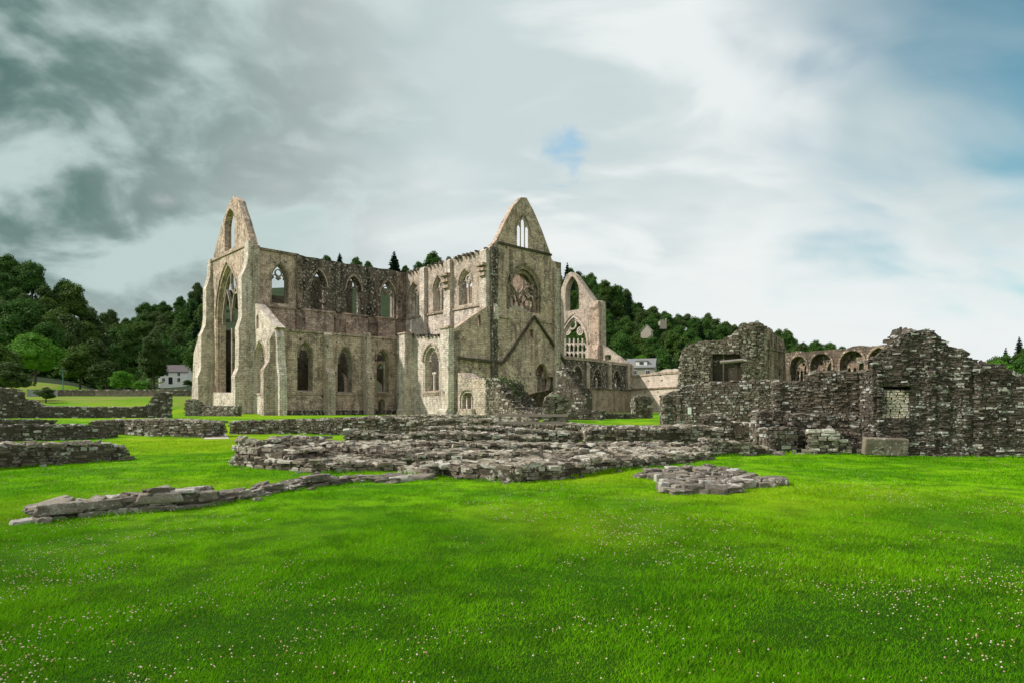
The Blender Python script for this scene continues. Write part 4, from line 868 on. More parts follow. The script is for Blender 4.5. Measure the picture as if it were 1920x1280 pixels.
wall('aisle_end_wall', PWA, [(0, Z0), PWA.uz(1127.5, 646)] + rag([PWA.uz(1140, 655), PWA.uz(1158, 668), PWA.uz(1172, 678), PWA.uz(1182, 684)], .15, 1) + [(PWA.u(1183), Z0)], [[(sq['uc'] - .8, sq['z0']), (sq['uc'] - .8, sq['za']), (sq['uc'] + .8, sq['za']), (sq['uc'] + .8, sq['z0'])]], 1.2, 'speckled')
course('string_course', PW, [(1104, 641), (1127.5, 645.5)], .16, .7, 'coping')
q = P4.xy(P4.u(1047), -8); PB = Plane(q, EW, EN)
wall('transept_pier', PB, [(PB.u(1046.5), Z0), (PB.u(1046.5), zt(PB, 1047, 540)), PB.uz(1050, 556), PB.uz(1056, 566), PB.uz(1058, 600), (PB.u(1058.5), Z0)], [], 2.0, 'speckled')
# --- cloister wall, sunlit
CB = P2.xy(uN1); PC = Plane(CB, EN, EE)
cl = thing('cloister_wall', 'pale pinkish sunlit wall meeting the west end of the nave', 'wall', (CB.x, CB.y, gz(*CB)))
mb = MB(); slab(mb, PC, [(.02, Z0)] + rag([PC.uz(1185.5, 704), PC.uz(1220, 700), PC.uz(1245, 692), PC.uz(1290, 690)], .18, .7) + [(PC.u(1290), Z0)], [], 0, -1.2); mb.build('wall', M['plaster'], cl)
course('coping', PC, [(1186, 705), (1222, 701), (1285, 696)], .2, .15, 'coping', cl); course('string_course', PC, [(1186, 729.5), (1285, 724)], .14, .22, 'stained', cl)
for px, py in ((1209.5, 734), (1233, 733.5), (1263, 732.5), (1216, 713), (1241, 712)):
    mb = MB(); u, z = PC.uz(px, py); mb.box(PC.P(u, z, .02), tuple(PC.d * .16) + (0,), tuple(PC.n * .05) + (0,), (0, 0, .15)); mb.build('putlog_hole', M['stained'], cl)
# --- little chapel fragment in front of the transept
PV = Plane(W(911, 69), ES, EE); vc = thing('ruined_chapel', 'small pale chapel fragment with a pointed two-mullion opening, before the transept buttress', 'chapel ruin', (*W(885, 71), gz(*W(885, 71))))
vw = win_from_px(PV, 888, 862, 765, 748, 731)
mb = MB(); slab(mb, PV, [(0, Z0)] + rag([PV.uz(911, 712), PV.uz(904, 706), PV.uz(897, 709), PV.uz(880, 708), PV.uz(870, 706), PV.uz(863, 698), PV.uz(858.5, 698)], .15, .5) + [(PV.u(858.5), Z0)], [hole(vw)], 0, -2.2); mb.build('wall', M['speckled'], vc)
mb = MB(); ring_frame(mb, PV, vw, -.01, .25, -.15, -.8)
for k in (-.12, .25): bar(mb, PV, [(vw['uc'] + k * vw['w'], vw['z0']), (vw['uc'] + k * vw['w'], vw['zs'] + .5)], .09, -.5, -.75)
mb.build('window', M['ashlar_lit'], vc)
mb = MB(); slab(mb, PV, [(PV.u(893), Z0), PV.uz(890, 766), PV.uz(866, 768), (PV.u(858), Z0)], [], .5, -.2); mb.build('rubble_foot', M['speckled'], vc)

# ------------------------------------------------------------------ ruins at the right with ashlar faces
ra, rb = W(1436, 46), W(1473, 53.5); dn = (rb - ra).normalized(); PR = Plane(ra, dn, (dn.y, -dn.x)); LR = (rb - ra).length
hall = thing('hall_wall', 'brown hall wall with tall shafts and blind lancets, running back from the domed block', 'ruined wall', (ra.x, ra.y, gz(*ra)), g3)
mb = MB(); slab(mb, PR, [(0, .2)] + rag([PR.uz(1436, 612), PR.uz(1448, 618), PR.uz(1462, 630), PR.uz(1469, 636)], .2, .6) + [PR.uz(1472.5, 655), (LR, .2)], [arch(LR * k, .55, zat(652, 49), zat(634, 49), zat(628, 49)) for k in (.26, .5, .74)], 0, -.35); slab(mb, PR, [(0, .2), PR.uz(1436, 616), PR.uz(1462, 634), (LR, zat(660, 53)), (LR, .2)], [], -.36, -1.2); mb.build('wall', M['stained'], hall)
for k in (.08, .40, .62, .88): pier('shaft', PR, LR * k, LR * k + .18, [(.16, .3), (.16, zat(636 + 16 * k, 46 + 7 * k))], 'stained', hall)
course('string_course', PR, [(1436, 652), (1472, 660)], .07, .12, 'stained', hall)
pb = Plane(W(1352, 47.6), (1, 0), (0, -1)); blk = thing('inner_wall', 'sunlit pale wall seen through the dark square opening', 'wall', (*W(1370, 50.5), gz(*W(1370, 50.5))))
pb = Plane(W(1345, 50.5), (1, .04), (.04, -1)); mb = MB(); slab(mb, pb, [(0, .3), pb.uz(1345, 672), pb.uz(1393, 672), (pb.u(1396), .3)], [], 0, -.6); mb.build('wall', M['plaster'], blk)
mb = MB(); mb.cyl((*W(1350, 46.4), zat(679, 46.4)), (*W(1394, 45.8), zat(674.5, 45.8)), .13, .12); tag(mb.build('timber_beam', M['beam']), 'weathered round beam spanning the dark square opening', 'beam', kind='thing')
# refectory arcade
ra, rb = W(1468, 57), W(1672, 48); dn = (rb - ra).normalized(); PA = Plane(ra, dn, (dn.y, -dn.x)); LA = (rb - ra).length
arc = thing('refectory_arcade', 'wall of four round-headed window recesses with small holes and lights, above the hollowed brown wall', 'arcade', (ra.x, ra.y, gz(*ra)))
AR = [win_from_px(PA, a, b_, 730, y1, y0) for a, b_, y1, y0 in ((1483, 1513, 686, 668), (1521, 1560, 684, 663.5), (1576, 1621, 681, 658), (1629, 1668, 678, 652))]
mb = MB(); slab(mb, PA, [(0, .2)] + rag([PA.uz(1468, 660), PA.uz(1543, 655.5), PA.uz(1548, 654), PA.uz(1672, 644)], .12, .6) + [(LA, .2)], [hole(a) for a in AR], 0, -.45); mb.build('wall', M['brown_ashlar'], arc)
hs = []
for i, a in enumerate(AR):
    wv_ = a['w']; zs_ = a['zs']
    if i != 2: hs.append(circle(a['uc'] + (-.18 if i == 1 else .08) * wv_, zs_ + .15, wv_ * .085, 12))
    hs.append(arch(a['uc'] - .29 * wv_, wv_ * .17, 1.6, zs_ - .75, zs_ - .25, 4)); hs.append(arch(a['uc'] - .05 * wv_, wv_ * .17, 1.6, zs_ - .75, zs_ - .25, 4))
    hs.append(arch(a['uc'] + .27 * wv_, wv_ * .32, 1.6, zs_ - .35, zs_ + .25, 5))
hs.append(circle(AR[2]['uc'] - .12 * AR[2]['w'], AR[2]['zs'] + .52, .28, 12))
mb = MB(); slab(mb, PA, [(0, .2), PA.uz(1468, 664.5), PA.uz(1672, 650), (LA, .2)], hs, -.46, -.95); mb.build('window_wall', M['stained'], arc)
for a in AR:
    mb = MB(); bar(mb, PA, arch(a['uc'], a['w'] + .2, a['zs'] - .6, a['zs'], a['za'] + .12)[:], .09, .1, -.06); mb.build('hood_mould', M['stained'], arc)
# blocked window in the stepped gable, and its lintel
YG = 21.62; xa, xb = W(1656, YG).x, W(1705, YG).x
inf = thing('blocked_window', 'pale stone infill of the small blocked window in the stepped gable', 'blocked window', ((xa + xb) / 2, YG, zat(783, YG)))
mb = MB(); mb.abox(xa - .02, xb + .02, YG + .14, YG + .42, zat(785, YG), zat(729, YG)); mb.build('core', M['pale_rubble'], inf); S = []; z = zat(783, YG)
while z < zat(731, YG) - .03:
    h = random.uniform(.05, .09); u = xa
    while u < xb - .05:
        l = min(random.uniform(.1, .3), xb - u); S.append((u + l / 2, YG + .085 - .23 * (u - xa) / (xb - xa) + random.uniform(-.008, .008), z + h / 2, l * .985, .12, h * .97, -.2, 0, 0)); u += l
    z += h
lay_stones(inf, S, M['infill'], 200, 4)
x0, x1 = W(1617, 21.2).x, W(1700, 20.9).x
tr_ = thing('stone_trough', 'big squared slab with a dark drain hole, leaning against the stepped gable wall', 'stone slab', ((x0 + x1) / 2, 21, gz((x0 + x1) / 2, 21)))
mb = MB(); mb.box(((x0 + x1) / 2, 21.02, .34), ((x1 - x0) / 2, -.12, -.015), (.02, .14, .02), (0, -.05, .28)); o = mb.build('slab', M['grey_rubble'], tr_); bv = o.modifiers.new('b', 'BEVEL'); bv.width = .03; bv.segments = 2
mb = MB(); mb.cyl((W(1654, 20.9).x, 20.87, .26), (W(1654, 20.9).x, 20.95, .26), .045, .045, 10); mb.build('drain_hole', M['core'], tr_)
nb = thing('notice', 'small blank white notice fixed on the wide grey-brown wall', 'notice', (*W(1293, 35.4), zat(776, 35.4)))
mb = MB(); c = W(1293, 35.4); mb.box((c.x, c.y, zat(769.5, 35.4)), (.09, -.01, 0), (0, .02, 0), (0, 0, .19)); mb.build('panel', M['sign_white'], nb)
mb = MB(); mb.box((c.x, c.y + .04, zat(774, 35.4)), (.025, 0, 0), (0, .02, 0), (0, 0, .45)); mb.build('backing', M['timber'], nb)
# timber railing on the footings
rl = thing('timber_railing', 'grey timber rail with four posts on the central footings', 'railing', (*W(1000, 29), .2))
pp = [(938, 29.3, 774), (1000, 29, 775), (1058, 28.8, 775), (975, 29.8, 778)]
for px, Y, py in pp:
    mb = MB(); c = W(px, Y); mb.box((c.x, Y, (zat(py, Y) + .2) / 2), (.06, 0, 0), (0, .06, 0), (0, 0, (zat(py, Y) - .2) / 2)); mb.build('post', M['timber'], rl)
for py in (778, 792):
    mb = MB(); a, b_ = W(932, 29.25), W(1062, 28.75); mb.box(((a.x + b_.x) / 2, (a.y + b_.y) / 2 - .08, zat(py, 29)), ((b_.x - a.x) / 2, (b_.y - a.y) / 2, 0), (0, .025, 0), (0, 0, .06)); mb.build('rail', M['timber'], rl)
# gravel gaps
for nm, poly in (('gravel_path', [(382, 822), (430, 821), (420, 812), (392, 811)]), ('gravel_path', [(1490, 846), (1506, 846), (1508, 830), (1492, 830)])):
    mb = MB(); vs = []
    for px, py in poly:
        Y = yat(py, .08); q = W(px, Y); vs.append((q.x, q.y, gz(*q) + .012))
    mb.add(vs, [tuple(range(len(vs)))]); tag(mb.build(nm, M['gravel']), kind='structure')

# ------------------------------------------------------------------ cottage, houses and the road on the left and far hillside
def house(name, label, c, wx, wy, h_e, h_r, rz, wall_m, roof_m, wins, door=None, dormer=False):
    t = thing(name, label, 'house', (c[0], c[1], c[2]), None, rz); ORG[t] = Vector((0, 0, 0))
    mb = MB(); mb.abox(-wx / 2, wx / 2, -wy / 2, wy / 2, -1.5, h_e)
    mb.add([(-wx / 2, -wy / 2, h_e), (-wx / 2, wy / 2, h_e), (-wx / 2, 0, h_r)], [(0, 2, 1)]); mb.add([(wx / 2, -wy / 2, h_e), (wx / 2, wy / 2, h_e), (wx / 2, 0, h_r)], [(0, 1, 2)])
    mb.build('wall', M[wall_m], t)
    mb = MB(); e = .3
    sl = (h_r - h_e) / (wy / 2)
    for s in (-1, 1):
        a = [(-wx / 2 - e, s * (wy / 2 + e), h_e - sl * e + .05), (wx / 2 + e, s * (wy / 2 + e), h_e - sl * e + .05), (wx / 2 + e, 0, h_r + .08), (-wx / 2 - e, 0, h_r + .08)]
        mb.add(a + [(p[0], p[1], p[2] + .16) for p in a], [(0, 1, 2, 3), (4, 7, 6, 5), (0, 4, 5, 1), (1, 5, 6, 2), (3, 2, 6, 7), (0, 3, 7, 4)])
    rf = mb.build('roof', M[roof_m], t)
    for x, z, w_, h_ in wins:
        mb = MB(); mb.abox(x - w_ / 2, x + w_ / 2, -wy / 2 - .06, -wy / 2 + .02, z, z + h_); f = mb.build('window', M['white_wash'], t)
        for k in (-1, 1):
            mb = MB(); mb.abox(x + k * w_ * .23 - w_ * .19, x + k * w_ * .23 + w_ * .19, -wy / 2 - .10, -wy / 2 - .05, z + .1, z + h_ - .1); mb.build('pane', M['glass'], f)
    if door:
        mb = MB(); mb.abox(door - .55, door + .55, -wy / 2 - .06, -wy / 2 + .02, 0, 2.1); mb.build('door', M['dark_door'], t)
    if dormer:
        mb = MB(); zc = h_e + (h_r - h_e) * .45; mb.abox(-1.3, 1.9, -wy / 2 + .6, 0, zc - .7, zc + .75); d_ = mb.build('dormer', M['white_wash'], rf)
        mb = MB(); mb.abox(-1.5, 2.1, -wy / 2 + .4, .1, zc + .76, zc + .9); mb.build('roof', M[roof_m], d_)
        mb = MB(); mb.abox(-.3, .9, -wy / 2 + .54, -wy / 2 + .58, zc - .3, zc + .5); mb.build('pane', M['glass'], d_)
    return t
Yh = 196; q = W(331, Yh)
house('cottage', 'small white cottage with a slate roof and dark door beside the tall dark tree', (q.x, Yh, zat(720, Yh)), 7.6, 5.4, 3.75, 5.75, R(14), 'white_wash', 'slate',
      [(-1.9, 2.5, .8, 1.05), (1.3, 2.5, .8, 1.05), (1.3, .7, .9, 1.3), (-2.9, .7, .8, 1.2)], -1.0)
q = W(307, Yh - 1); lt = thing('outhouse', 'little white lean-to at the left end of the cottage', 'outhouse', (q.x, Yh - 1, zat(720, Yh - 1)), None, R(14)); ORG[lt] = Vector((0, 0, 0))
mb = MB(); mb.abox(-1.1, 1.0, -1.3, 1.3, -1, 1.9); mb.build('wall', M['white_wash'], lt); mb = MB(); mb.box((0, 0, 2.1), (1.25, 0, -.2), (0, 1.5, 0), (0, 0, .1)); mb.build('roof', M['slate'], lt); mb = MB(); mb.abox(-.3, .3, -1.36, -1.28, .7, 1.4); mb.build('window', M['glass'], lt)
Y2 = 190; q = W(1203, Y2)
house('house', 'grey-roofed house with a white dormer, peeping over the nave end', (q.x, Y2, zat(712, Y2)), 8.2, 7, 3.6, 6.2, R(-18), 'cream', 'grey_roof', [(-1.6, 1.6, 1.1, 1.2), (2.1, 1.6, 1.2, 1.2)], None, True)
Y3 = 322; q = W(1213, Y3)
house('house', 'pale gable end half hidden by trees on the wooded hill', (q.x, Y3, zat(629, Y3)), 3.2, 5.4, 2.2, 5.0, R(60), 'cream', 'cream', [])
q = W(1243, Y3 + 12); tw_ = thing('ruined_tower', 'small pale crenellated tower among the trees on the hill', 'tower', (q.x, Y3 + 12, zat(632, Y3 + 12)))
mb = MB(); z0_, z1_ = zat(617, Y3 + 12), zat(602, Y3 + 12); mb.abox(q.x - 1.7, q.x + 1.7, Y3 + 11, Y3 + 15, z0_, z1_); mb.build('wall', M['cream'], tw_)
for k in (-1.3, 0, 1.35): mb = MB(); mb.abox(q.x + k - .35, q.x + k + .35, Y3 + 11, Y3 + 11.6, z1_, z1_ + (1.3 if k > 1 else .6)); mb.build('merlon', M['cream'], tw_)
# field wall along the road
fw = [W(px, 131) for px in (52, 110, 180, 250, 320, 380)]
t = thing('field_wall', 'long thin grey field wall along the road below the wood', 'wall', (fw[2].x, 131, gz(*fw[2]))); mb = MB()
for a, b_ in zip(fw[:-1], fw[1:]):
    c = (a + b_) / 2; z = zat(735.5 if c.x < -60 else 734, 131); mb.box((c.x, c.y, z - 1.0), tuple((b_ - a) / 2) + (0,), (0, .25, 0), (0, 0, 1.5))
mb.build('core', M['brown_rubble'], t); S = []
for a, b_ in zip(fw[:-1], fw[1:]):
    for j in range(14):
        p = a.lerp(b_, (j + .5) / 14); S.append((p.x, p.y - .02, zat(735.5 if (a.x + b_.x) / 2 < -60 else 734, 131) + .5, (b_ - a).length / 14, .6, random.uniform(.18, .4), 0, 0, random.uniform(-.1, .1)))
lay_stones(t, S, M['grey_rubble'], 0)
mb = MB(); vs = []
for px, Y in ((290, 150), (372, 142), (420, 144), (420, 152), (372, 150), (330, 158)):
    q = W(px, Y); vs.append((q.x, q.y, gz(*q) + .05))
mb.add(vs, [tuple(range(6))]); tag(mb.build('road', M['road']), kind='structure')
q = W(118, 133); lp = thing('lamp_post', 'thin green-grey post by the road beneath the bright trees', 'lamp post', (q.x, q.y, gz(*q)))
mb = MB(); z0_ = gz(*q); mb.cyl((q.x, q.y, z0_), (q.x, q.y, zat(694, 133)), .10, .07, 8); mb.build('pole', M['iron'], lp); mb = MB(); mb.box((q.x + .25, q.y, zat(694, 133)), (.35, 0, .05), (0, .12, 0), (0, 0, .07)); mb.build('lamp', M['iron'], lp)

# ------------------------------------------------------------------ trees
def leaf_cloud(r, blobs, nleaf, size, flat=.0):
    C = np.array([b_[:3] for b_ in blobs]); RAD = np.array([b_[3:] for b_ in blobs]); wgt = RAD.prod(1) ** (2 / 3); wgt /= wgt.sum()
    k = r.choice(len(blobs), nleaf, p=wgt); d_ = r.normal(0, 1, (nleaf, 3)); d_ /= np.linalg.norm(d_, axis=1, keepdims=True); d_[:, 2] = np.where(d_[:, 2] < -.35, -d_[:, 2], d_[:, 2])
    P = C[k] + RAD[k] * d_ * r.uniform(.70, 1.22, (nleaf, 1))
    nn = d_ + r.normal(0, .55, (nleaf, 3)) + np.array([0, 0, .35]); nn /= np.linalg.norm(nn, axis=1, keepdims=True)
    a = np.cross(nn, r.normal(0, 1, (nleaf, 3))); a /= np.linalg.norm(a, axis=1, keepdims=True); b_ = np.cross(nn, a)
    s = size * r.uniform(.6, 1.35, (nleaf, 1)); V = np.stack([P - a * s * .5, P + b_ * s * .42 + nn * s * .1, P + a * s * .5, P - b_ * s * .42 + nn * s * .1], 1).reshape(-1, 3)
    return V, np.arange(nleaf * 4).reshape(-1, 4)
def ico_blob(r, c, rad, n=7, m=10):
    V = []; Fc = []
    for i in range(n + 1):
        for j in range(m):
            t, p = math.pi * i / n, 2 * math.pi * j / m; kk = .66 + r.uniform(-.12, .08)
            V.append((c[0] + rad[0] * kk * math.sin(t) * math.cos(p), c[1] + rad[1] * kk * math.sin(t) * math.sin(p), c[2] + rad[2] * kk * math.cos(t)))
    for i in range(n):
        for j in range(m): Fc.append((i * m + j, i * m + (j + 1) % m, (i + 1) * m + (j + 1) % m, (i + 1) * m + j))
    return np.array(V), np.array(Fc)
def crown_mesh(seed, w_, h, z0, nb, nleaf, leaf, mat, solid=True):
    r = np.random.default_rng(seed); blobs = []
    for i in range(nb):
        f = (i + .5) / nb; zc = z0 + h * (.18 + .66 * f); prof = math.sin(math.pi * min(1, .22 + .70 * f)) ** .6; a = r.uniform(0, 6.28) + i * 2.4; rr = w_ * .5 * prof * r.uniform(.35, .72)
        br = w_ * r.uniform(.13, .235) * (1.1 - .35 * f); blobs.append((rr * math.cos(a), rr * math.sin(a), zc, br, br, br * r.uniform(.65, .9)))
    blobs.append((0, 0, z0 + h * .45, w_ * .30, w_ * .30, h * .40)); blobs.append((r.uniform(-.1, .1) * w_, 0, z0 + h * .86, w_ * .17, w_ * .17, h * .14))
    V, Fc = leaf_cloud(r, blobs, nleaf, leaf); VV = [V]; FF = [Fc]; b0 = len(V)
    if solid:
        for bl in blobs: v, f = ico_blob(r, bl[:3], bl[3:]); VV.append(v); FF.append(f + b0); b0 += len(v)
    VV = np.concatenate(VV); FF = np.concatenate(FF)
    return mesh_np('crown', VV, FF.ravel(), np.arange(0, len(FF) * 4, 4), mat)
def conifer_mesh(seed, w_, h, z0, nleaf, leaf, mat, gap=0):
    r = np.random.default_rng(seed); nlev = 13; V = []; 
    for i in range(nlev):
        f = i / (nlev - 1); zc = z0 + (h) * f; R_ = w_ * .5 * (1 - f) ** .85 * r.uniform(.75, 1.1) + .12; nbr = max(4, int(11 * (1 - f) + 4))
        for j in range(nbr):
            if r.random() < gap: continue
            a = 2 * math.pi * (j + r.uniform(-.4, .4)) / nbr; Rb = R_ * r.uniform(.6, 1.1); k = max(3, int(nleaf / nlev / nbr * 1.6 * (1 - f) + 3))
            t = r.uniform(.05, 1, k) ** .8; x, y = Rb * t * math.cos(a), Rb * t * math.sin(a); z = zc - .28 * Rb * t + r.normal(0, .12, k) + h * .03
            n_ = r.normal(0, .5, (k, 3)) + np.array([0, 0, .8]); n_ /= np.linalg.norm(n_, axis=1, keepdims=True); p = np.stack([x, y, z], 1)
            aa = np.cross(n_, np.tile([math.cos(a + 1.2), math.sin(a + 1.2), .2], (k, 1))); aa /= np.linalg.norm(aa, axis=1, keepdims=True); bb = np.cross(n_, aa); s = leaf * r.uniform(.6, 1.3, (k, 1))
            V.append(np.stack([p - aa * s * .6, p + bb * s * .3, p + aa * s * .6 - n_ * s * .2, p - bb * s * .3], 1).reshape(-1, 3))
    V = np.concatenate(V); return mesh_np('crown', V, np.arange(len(V)), np.arange(0, len(V), 4), mat)
def trunk_mesh(h, r0, limbs=4, seed=0):
    random.seed(seed + 50); mb = MB(); mb.cyl((0, 0, -1), (random.uniform(-.2, .2), .1, h), r0, r0 * .45, 8)
    for i in range(limbs):
        a = i * 2.2 + random.uniform(-.4, .4); z = h * random.uniform(.45, .75); l = h * random.uniform(.35, .55); mb.cyl((0, 0, z), (l * math.cos(a), l * math.sin(a), z + l * .9), r0 * .42, r0 * .12, 6)
    V = np.array(mb.v); loops = [i for f in mb.f for i in f]; st = []; k = 0
    for f in mb.f: st.append(k); k += len(f)
    return mesh_np('trunk', V, loops, st, M['bark'])
CR = {}
for i in range(5): CR['leaf', i] = crown_mesh(10 + i, 11 + i % 3, 12.5, 2.2, 24 + 2 * i, 4600, .62, M['leaf'])
for i in range(3): CR['leaf_olive', i] = crown_mesh(30 + i, 10 + i, 12, 2.0, 22, 4400, .6, M['leaf_olive'])
for i in range(2): CR['leaf_lime', i] = crown_mesh(40 + i, 12, 11, 2.6, 22, 4600, .55, M['leaf_lime'])
for i in range(3): CR['needle', i] = conifer_mesh(60 + i, 9.5 - i, 17, 1.2, 6500, 1.25, M['needle'])
TK = trunk_mesh(9, .35); TK2 = trunk_mesh(15, .25, 0)
def tree(name, label, kind, i, x, y, sc, sz=1, group=None, cat='tree', z=None, me=None, tk=None):
    t = thing(name, label, cat, (x, y, gz(x, y) if z is None else z), group, random.uniform(0, 6.28)); t.scale = (sc, sc, sc * sz); ORG[t] = Vector((0, 0, 0))
    link('trunk', tk or (TK2 if kind == 'needle' else TK), t); link('crown', me or CR[kind, i], t); return t
random.seed(21)
LAB = {'leaf': ('broadleaf_tree', 'dark green tree'), 'leaf_olive': ('broadleaf_tree', 'olive green tree'),
       'leaf_lime': ('broadleaf_tree', 'bright green tree'), 'needle': ('conifer', 'pointed conifer')}
placed = []; cnt = 0; tries = 0
while cnt < 286 and tries < 40000:
    tries += 1
    z_ = random.random()
    px = random.uniform(-40, 400) if z_ < .47 else random.uniform(1040, 1660) if z_ < .93 else random.uniform(1825, 1960)
    yr = float(np.interp(px, RIDGE[:, 0], RIDGE[:, 2])); Y = random.uniform(160, yr + 6)
    q = W(px, Y); 
    if px > 1000 and Y < 200: continue
    if 300 < px < 375 and Y < 208: continue
    if 245 < px < 305 and Y < 190: continue
    if px < 240 and Y < 178: continue
    z = gz(*q); sy = HY - (z + 7 - EYE) / Y * F; sp = 8.2 / Y * F
    if 1196 < px < 1256 and Y3 - 22 < Y < Y3 + 14: continue
    if any(abs(px - a) < sp * .72 and abs(sy - b_) < sp * .34 for a, b_ in placed): continue
    placed.append((px, sy)); cnt += 1
    g = random.random()
    kind = 'needle' if g < (.16 if (345 < px < 395 or 1165 < px < 1245) else .03) else 'leaf_olive' if g < .34 else 'leaf_lime' if (g > .93 and Y < 270 and px > 600) or (g > .8 and Y < 250 and px > 1100) else 'leaf'
    i = random.randrange({'leaf': 5, 'leaf_olive': 3, 'leaf_lime': 2, 'needle': 3}[kind]); sc = random.uniform(.72, 1.12) * (.9 if kind == 'needle' else 1)
    hill = 'steep left-hand hill' if px < 178 else 'valley side behind the cottage' if px < 420 else 'wooded slope beside the west gable' if px < 1185 else 'wooded slope behind the cloister ruins' if px < 1430 else 'low wooded ridge above the refectory arcade' if px < 1700 else 'far right-hand ridge'
    fr_ = (Y - 160) / (yr - 154); band = 'at the foot of' if fr_ < .3 else 'half way up' if fr_ < .72 else 'along the skyline of'
    form = ('slender' if sc < .86 else 'broad') if kind != 'needle' else ('short' if sc < .8 else 'tall')
    tree(LAB[kind][0], form + ' ' + LAB[kind][1] + ' ' + band + ' the ' + hill, kind, i, q.x, q.y, sc, random.uniform(.85, 1.2), 'trees of the hillside wood')
# trees seen over the church roof line
for px, Y, top, kind, sc, lab in ((612, 432, 478, 'leaf', .95, 'low round tree just left of the spiky conifer above the presbytery wall'), (637, 432, 476, 'needle', .8, 'small spiky conifer showing above the presbytery wall'),
        (667, 434, 482, 'leaf', .95, 'round dark tree in the middle above the presbytery wall'), (689, 434, 489, 'leaf', .7, 'second round tree right of the middle one above the presbytery wall'),
        (739, 436, 474, 'needle', 1.35, 'tall open conifer above the corner of presbytery and transept'), (760, 436, 498, 'leaf', .7, 'low tree peeping just left of the transept parapet'), (785, 436, 490, 'leaf', .95, 'mid tree behind the transept parapet'),
        (812, 436, 472, 'leaf', 1.5, 'large round dark tree above the transept parapet'), (843, 438, 481, 'leaf', .8, 'small tree half hidden by the transept parapet'),
        (1068, 424, 502, 'leaf', .9, 'broad tree behind the west gable arch'), (1108, 424, 512, 'leaf', 1.0, 'dark tree on the ridge right of the west gable')):
    q = W(px, Y); sz = .72 if kind == 'needle' else 1; h = (15.0 if kind == 'leaf' else 18.3) * sc * sz; tree('conifer' if kind == 'needle' else 'broadleaf_tree', lab, kind, 0, q.x, Y, sc, sz, z=zat(top, Y) - h)
for px, sc in ((1552, .8), (1578, .9), (1600, .85), (1622, .9), (1645, .8), (1668, .85)):
    q = W(px, 505); tree('broadleaf_tree', 'dark rounded tree on the low ridge seen through and above the refectory arcade', 'leaf', int(px) % 5, q.x, 505, sc, 1, 'trees above the refectory arcade')
q = W(1911, 436); tree('conifer', 'lone pointed conifer on the far right ridge', 'needle', 0, q.x, 436, .85, 1, z=zat(632, 436) - 16)
# single trees and shrubs at the edge of the left field
lime = crown_mesh(81, 13.5, 9.5, 2.4, 34, 9000, .42, M['leaf_lime'])
def at_px(px, Y): q = W(px, Y); return q.x, Y
x, y = at_px(66, 152); tree('broadleaf_tree', 'bright lime green spreading tree with dark stems at the field edge', 'leaf_lime', 0, x, y, .92, 1.0, me=lime, z=zat(712, 152))
poplar = crown_mesh(82, 8.5, 14.5, 1.0, 30, 9000, .42, M['leaf_olive'])
x, y = at_px(288, 172); tree('broadleaf_tree', 'tall oval dark grey-green tree standing just left of the cottage', 'leaf_olive', 0, x, y, .98, 1.0, me=poplar, z=zat(727, 172))
x, y = at_px(200, 160); tree('shrub', 'large rounded olive shrub behind the field wall', 'leaf_olive', 1, x, y, .80, .72, cat='shrub', z=zat(736, 160))
x, y = at_px(229, 156); tree('shrub', 'brighter green shrub between the olive shrub and the oval tree', 'leaf_lime', 1, x, y, .52, .8, cat='shrub', z=zat(738, 156))
x, y = at_px(150, 165); tree('broadleaf_tree', 'dark tree right of the lime green tree', 'leaf', 1, x, y, .82, .95, z=zat(730, 165))
x, y = at_px(16, 112); tree('shrub', 'dark bushy shrub behind the tall left end of the dipping wall', 'leaf_olive', 2, x, y, .62, .75, cat='shrub', z=zat(746, 112))
x, y = at_px(-8, 130); tree('broadleaf_tree', 'shadowy tree cut by the left edge, beneath the lime green tree', 'leaf', 2, x, y, .8, .9, z=zat(738, 130))
x, y = at_px(86, 108); tree('shrub', 'low rounded shrub in the field before the road wall', 'leaf_olive', 0, x, y, .34, .55, cat='shrub', z=zat(746, 108) - .75)
x, y = at_px(262, 150); tree('shrub', 'small bright shrub under the oval tree by the road', 'leaf_lime', 0, x, y, .33, .6, cat='shrub', z=zat(735, 150))
x, y = at_px(352, 180); tree('shrub', 'small dark shrub at the right front corner of the cottage', 'leaf', 3, x, y, .26, .55, cat='shrub', z=zat(725, 180))
x, y = at_px(1140, 205); tree('broadleaf_tree', 'bright green tree right behind the west front aisle slope', 'leaf_lime', 0, x, y, .8, .9, z=zat(712, 205))
# undergrowth on the wooded slopes
r = np.random.default_rng(5); PX = np.concatenate([r.uniform(-60, 410, 7000), r.uniform(1030, 1680, 9000), r.uniform(1820, 1980, 1800)]); YR = np.interp(PX, RIDGE[:, 0], RIDGE[:, 2]); YY = r.uniform(0, 1, len(PX)) * (YR - 176) + 176
keep = ~((PX > 290) & (PX < 410) & (YY < 212)); PX, YY = PX[keep], YY[keep]
XX = (PX - CX) / F * YY; ZZ = ground(XX, YY) + r.uniform(.2, 3.2, len(PX)); P = np.stack([XX, YY, ZZ], 1); k = 3
P = np.repeat(P, k, 0) + r.normal(0, .9, (len(P) * k, 3)); nn = r.normal(0, .6, P.shape) + np.array([0, -.3, .8]); nn /= np.linalg.norm(nn, axis=1, keepdims=True)
a = np.cross(nn, r.normal(0, 1, P.shape)); a /= np.linalg.norm(a, axis=1, keepdims=True); b_ = np.cross(nn, a); s = r.uniform(.5, 1.1, (len(P), 1))
V = np.stack([P - a * s, P + b_ * s * .7, P + a * s, P - b_ * s * .7], 1).reshape(-1, 3)
tag(link('undergrowth', mesh_np('undergrowth', V, np.arange(len(V)), np.arange(0, len(V), 4), M['leaf'])), kind='stuff')

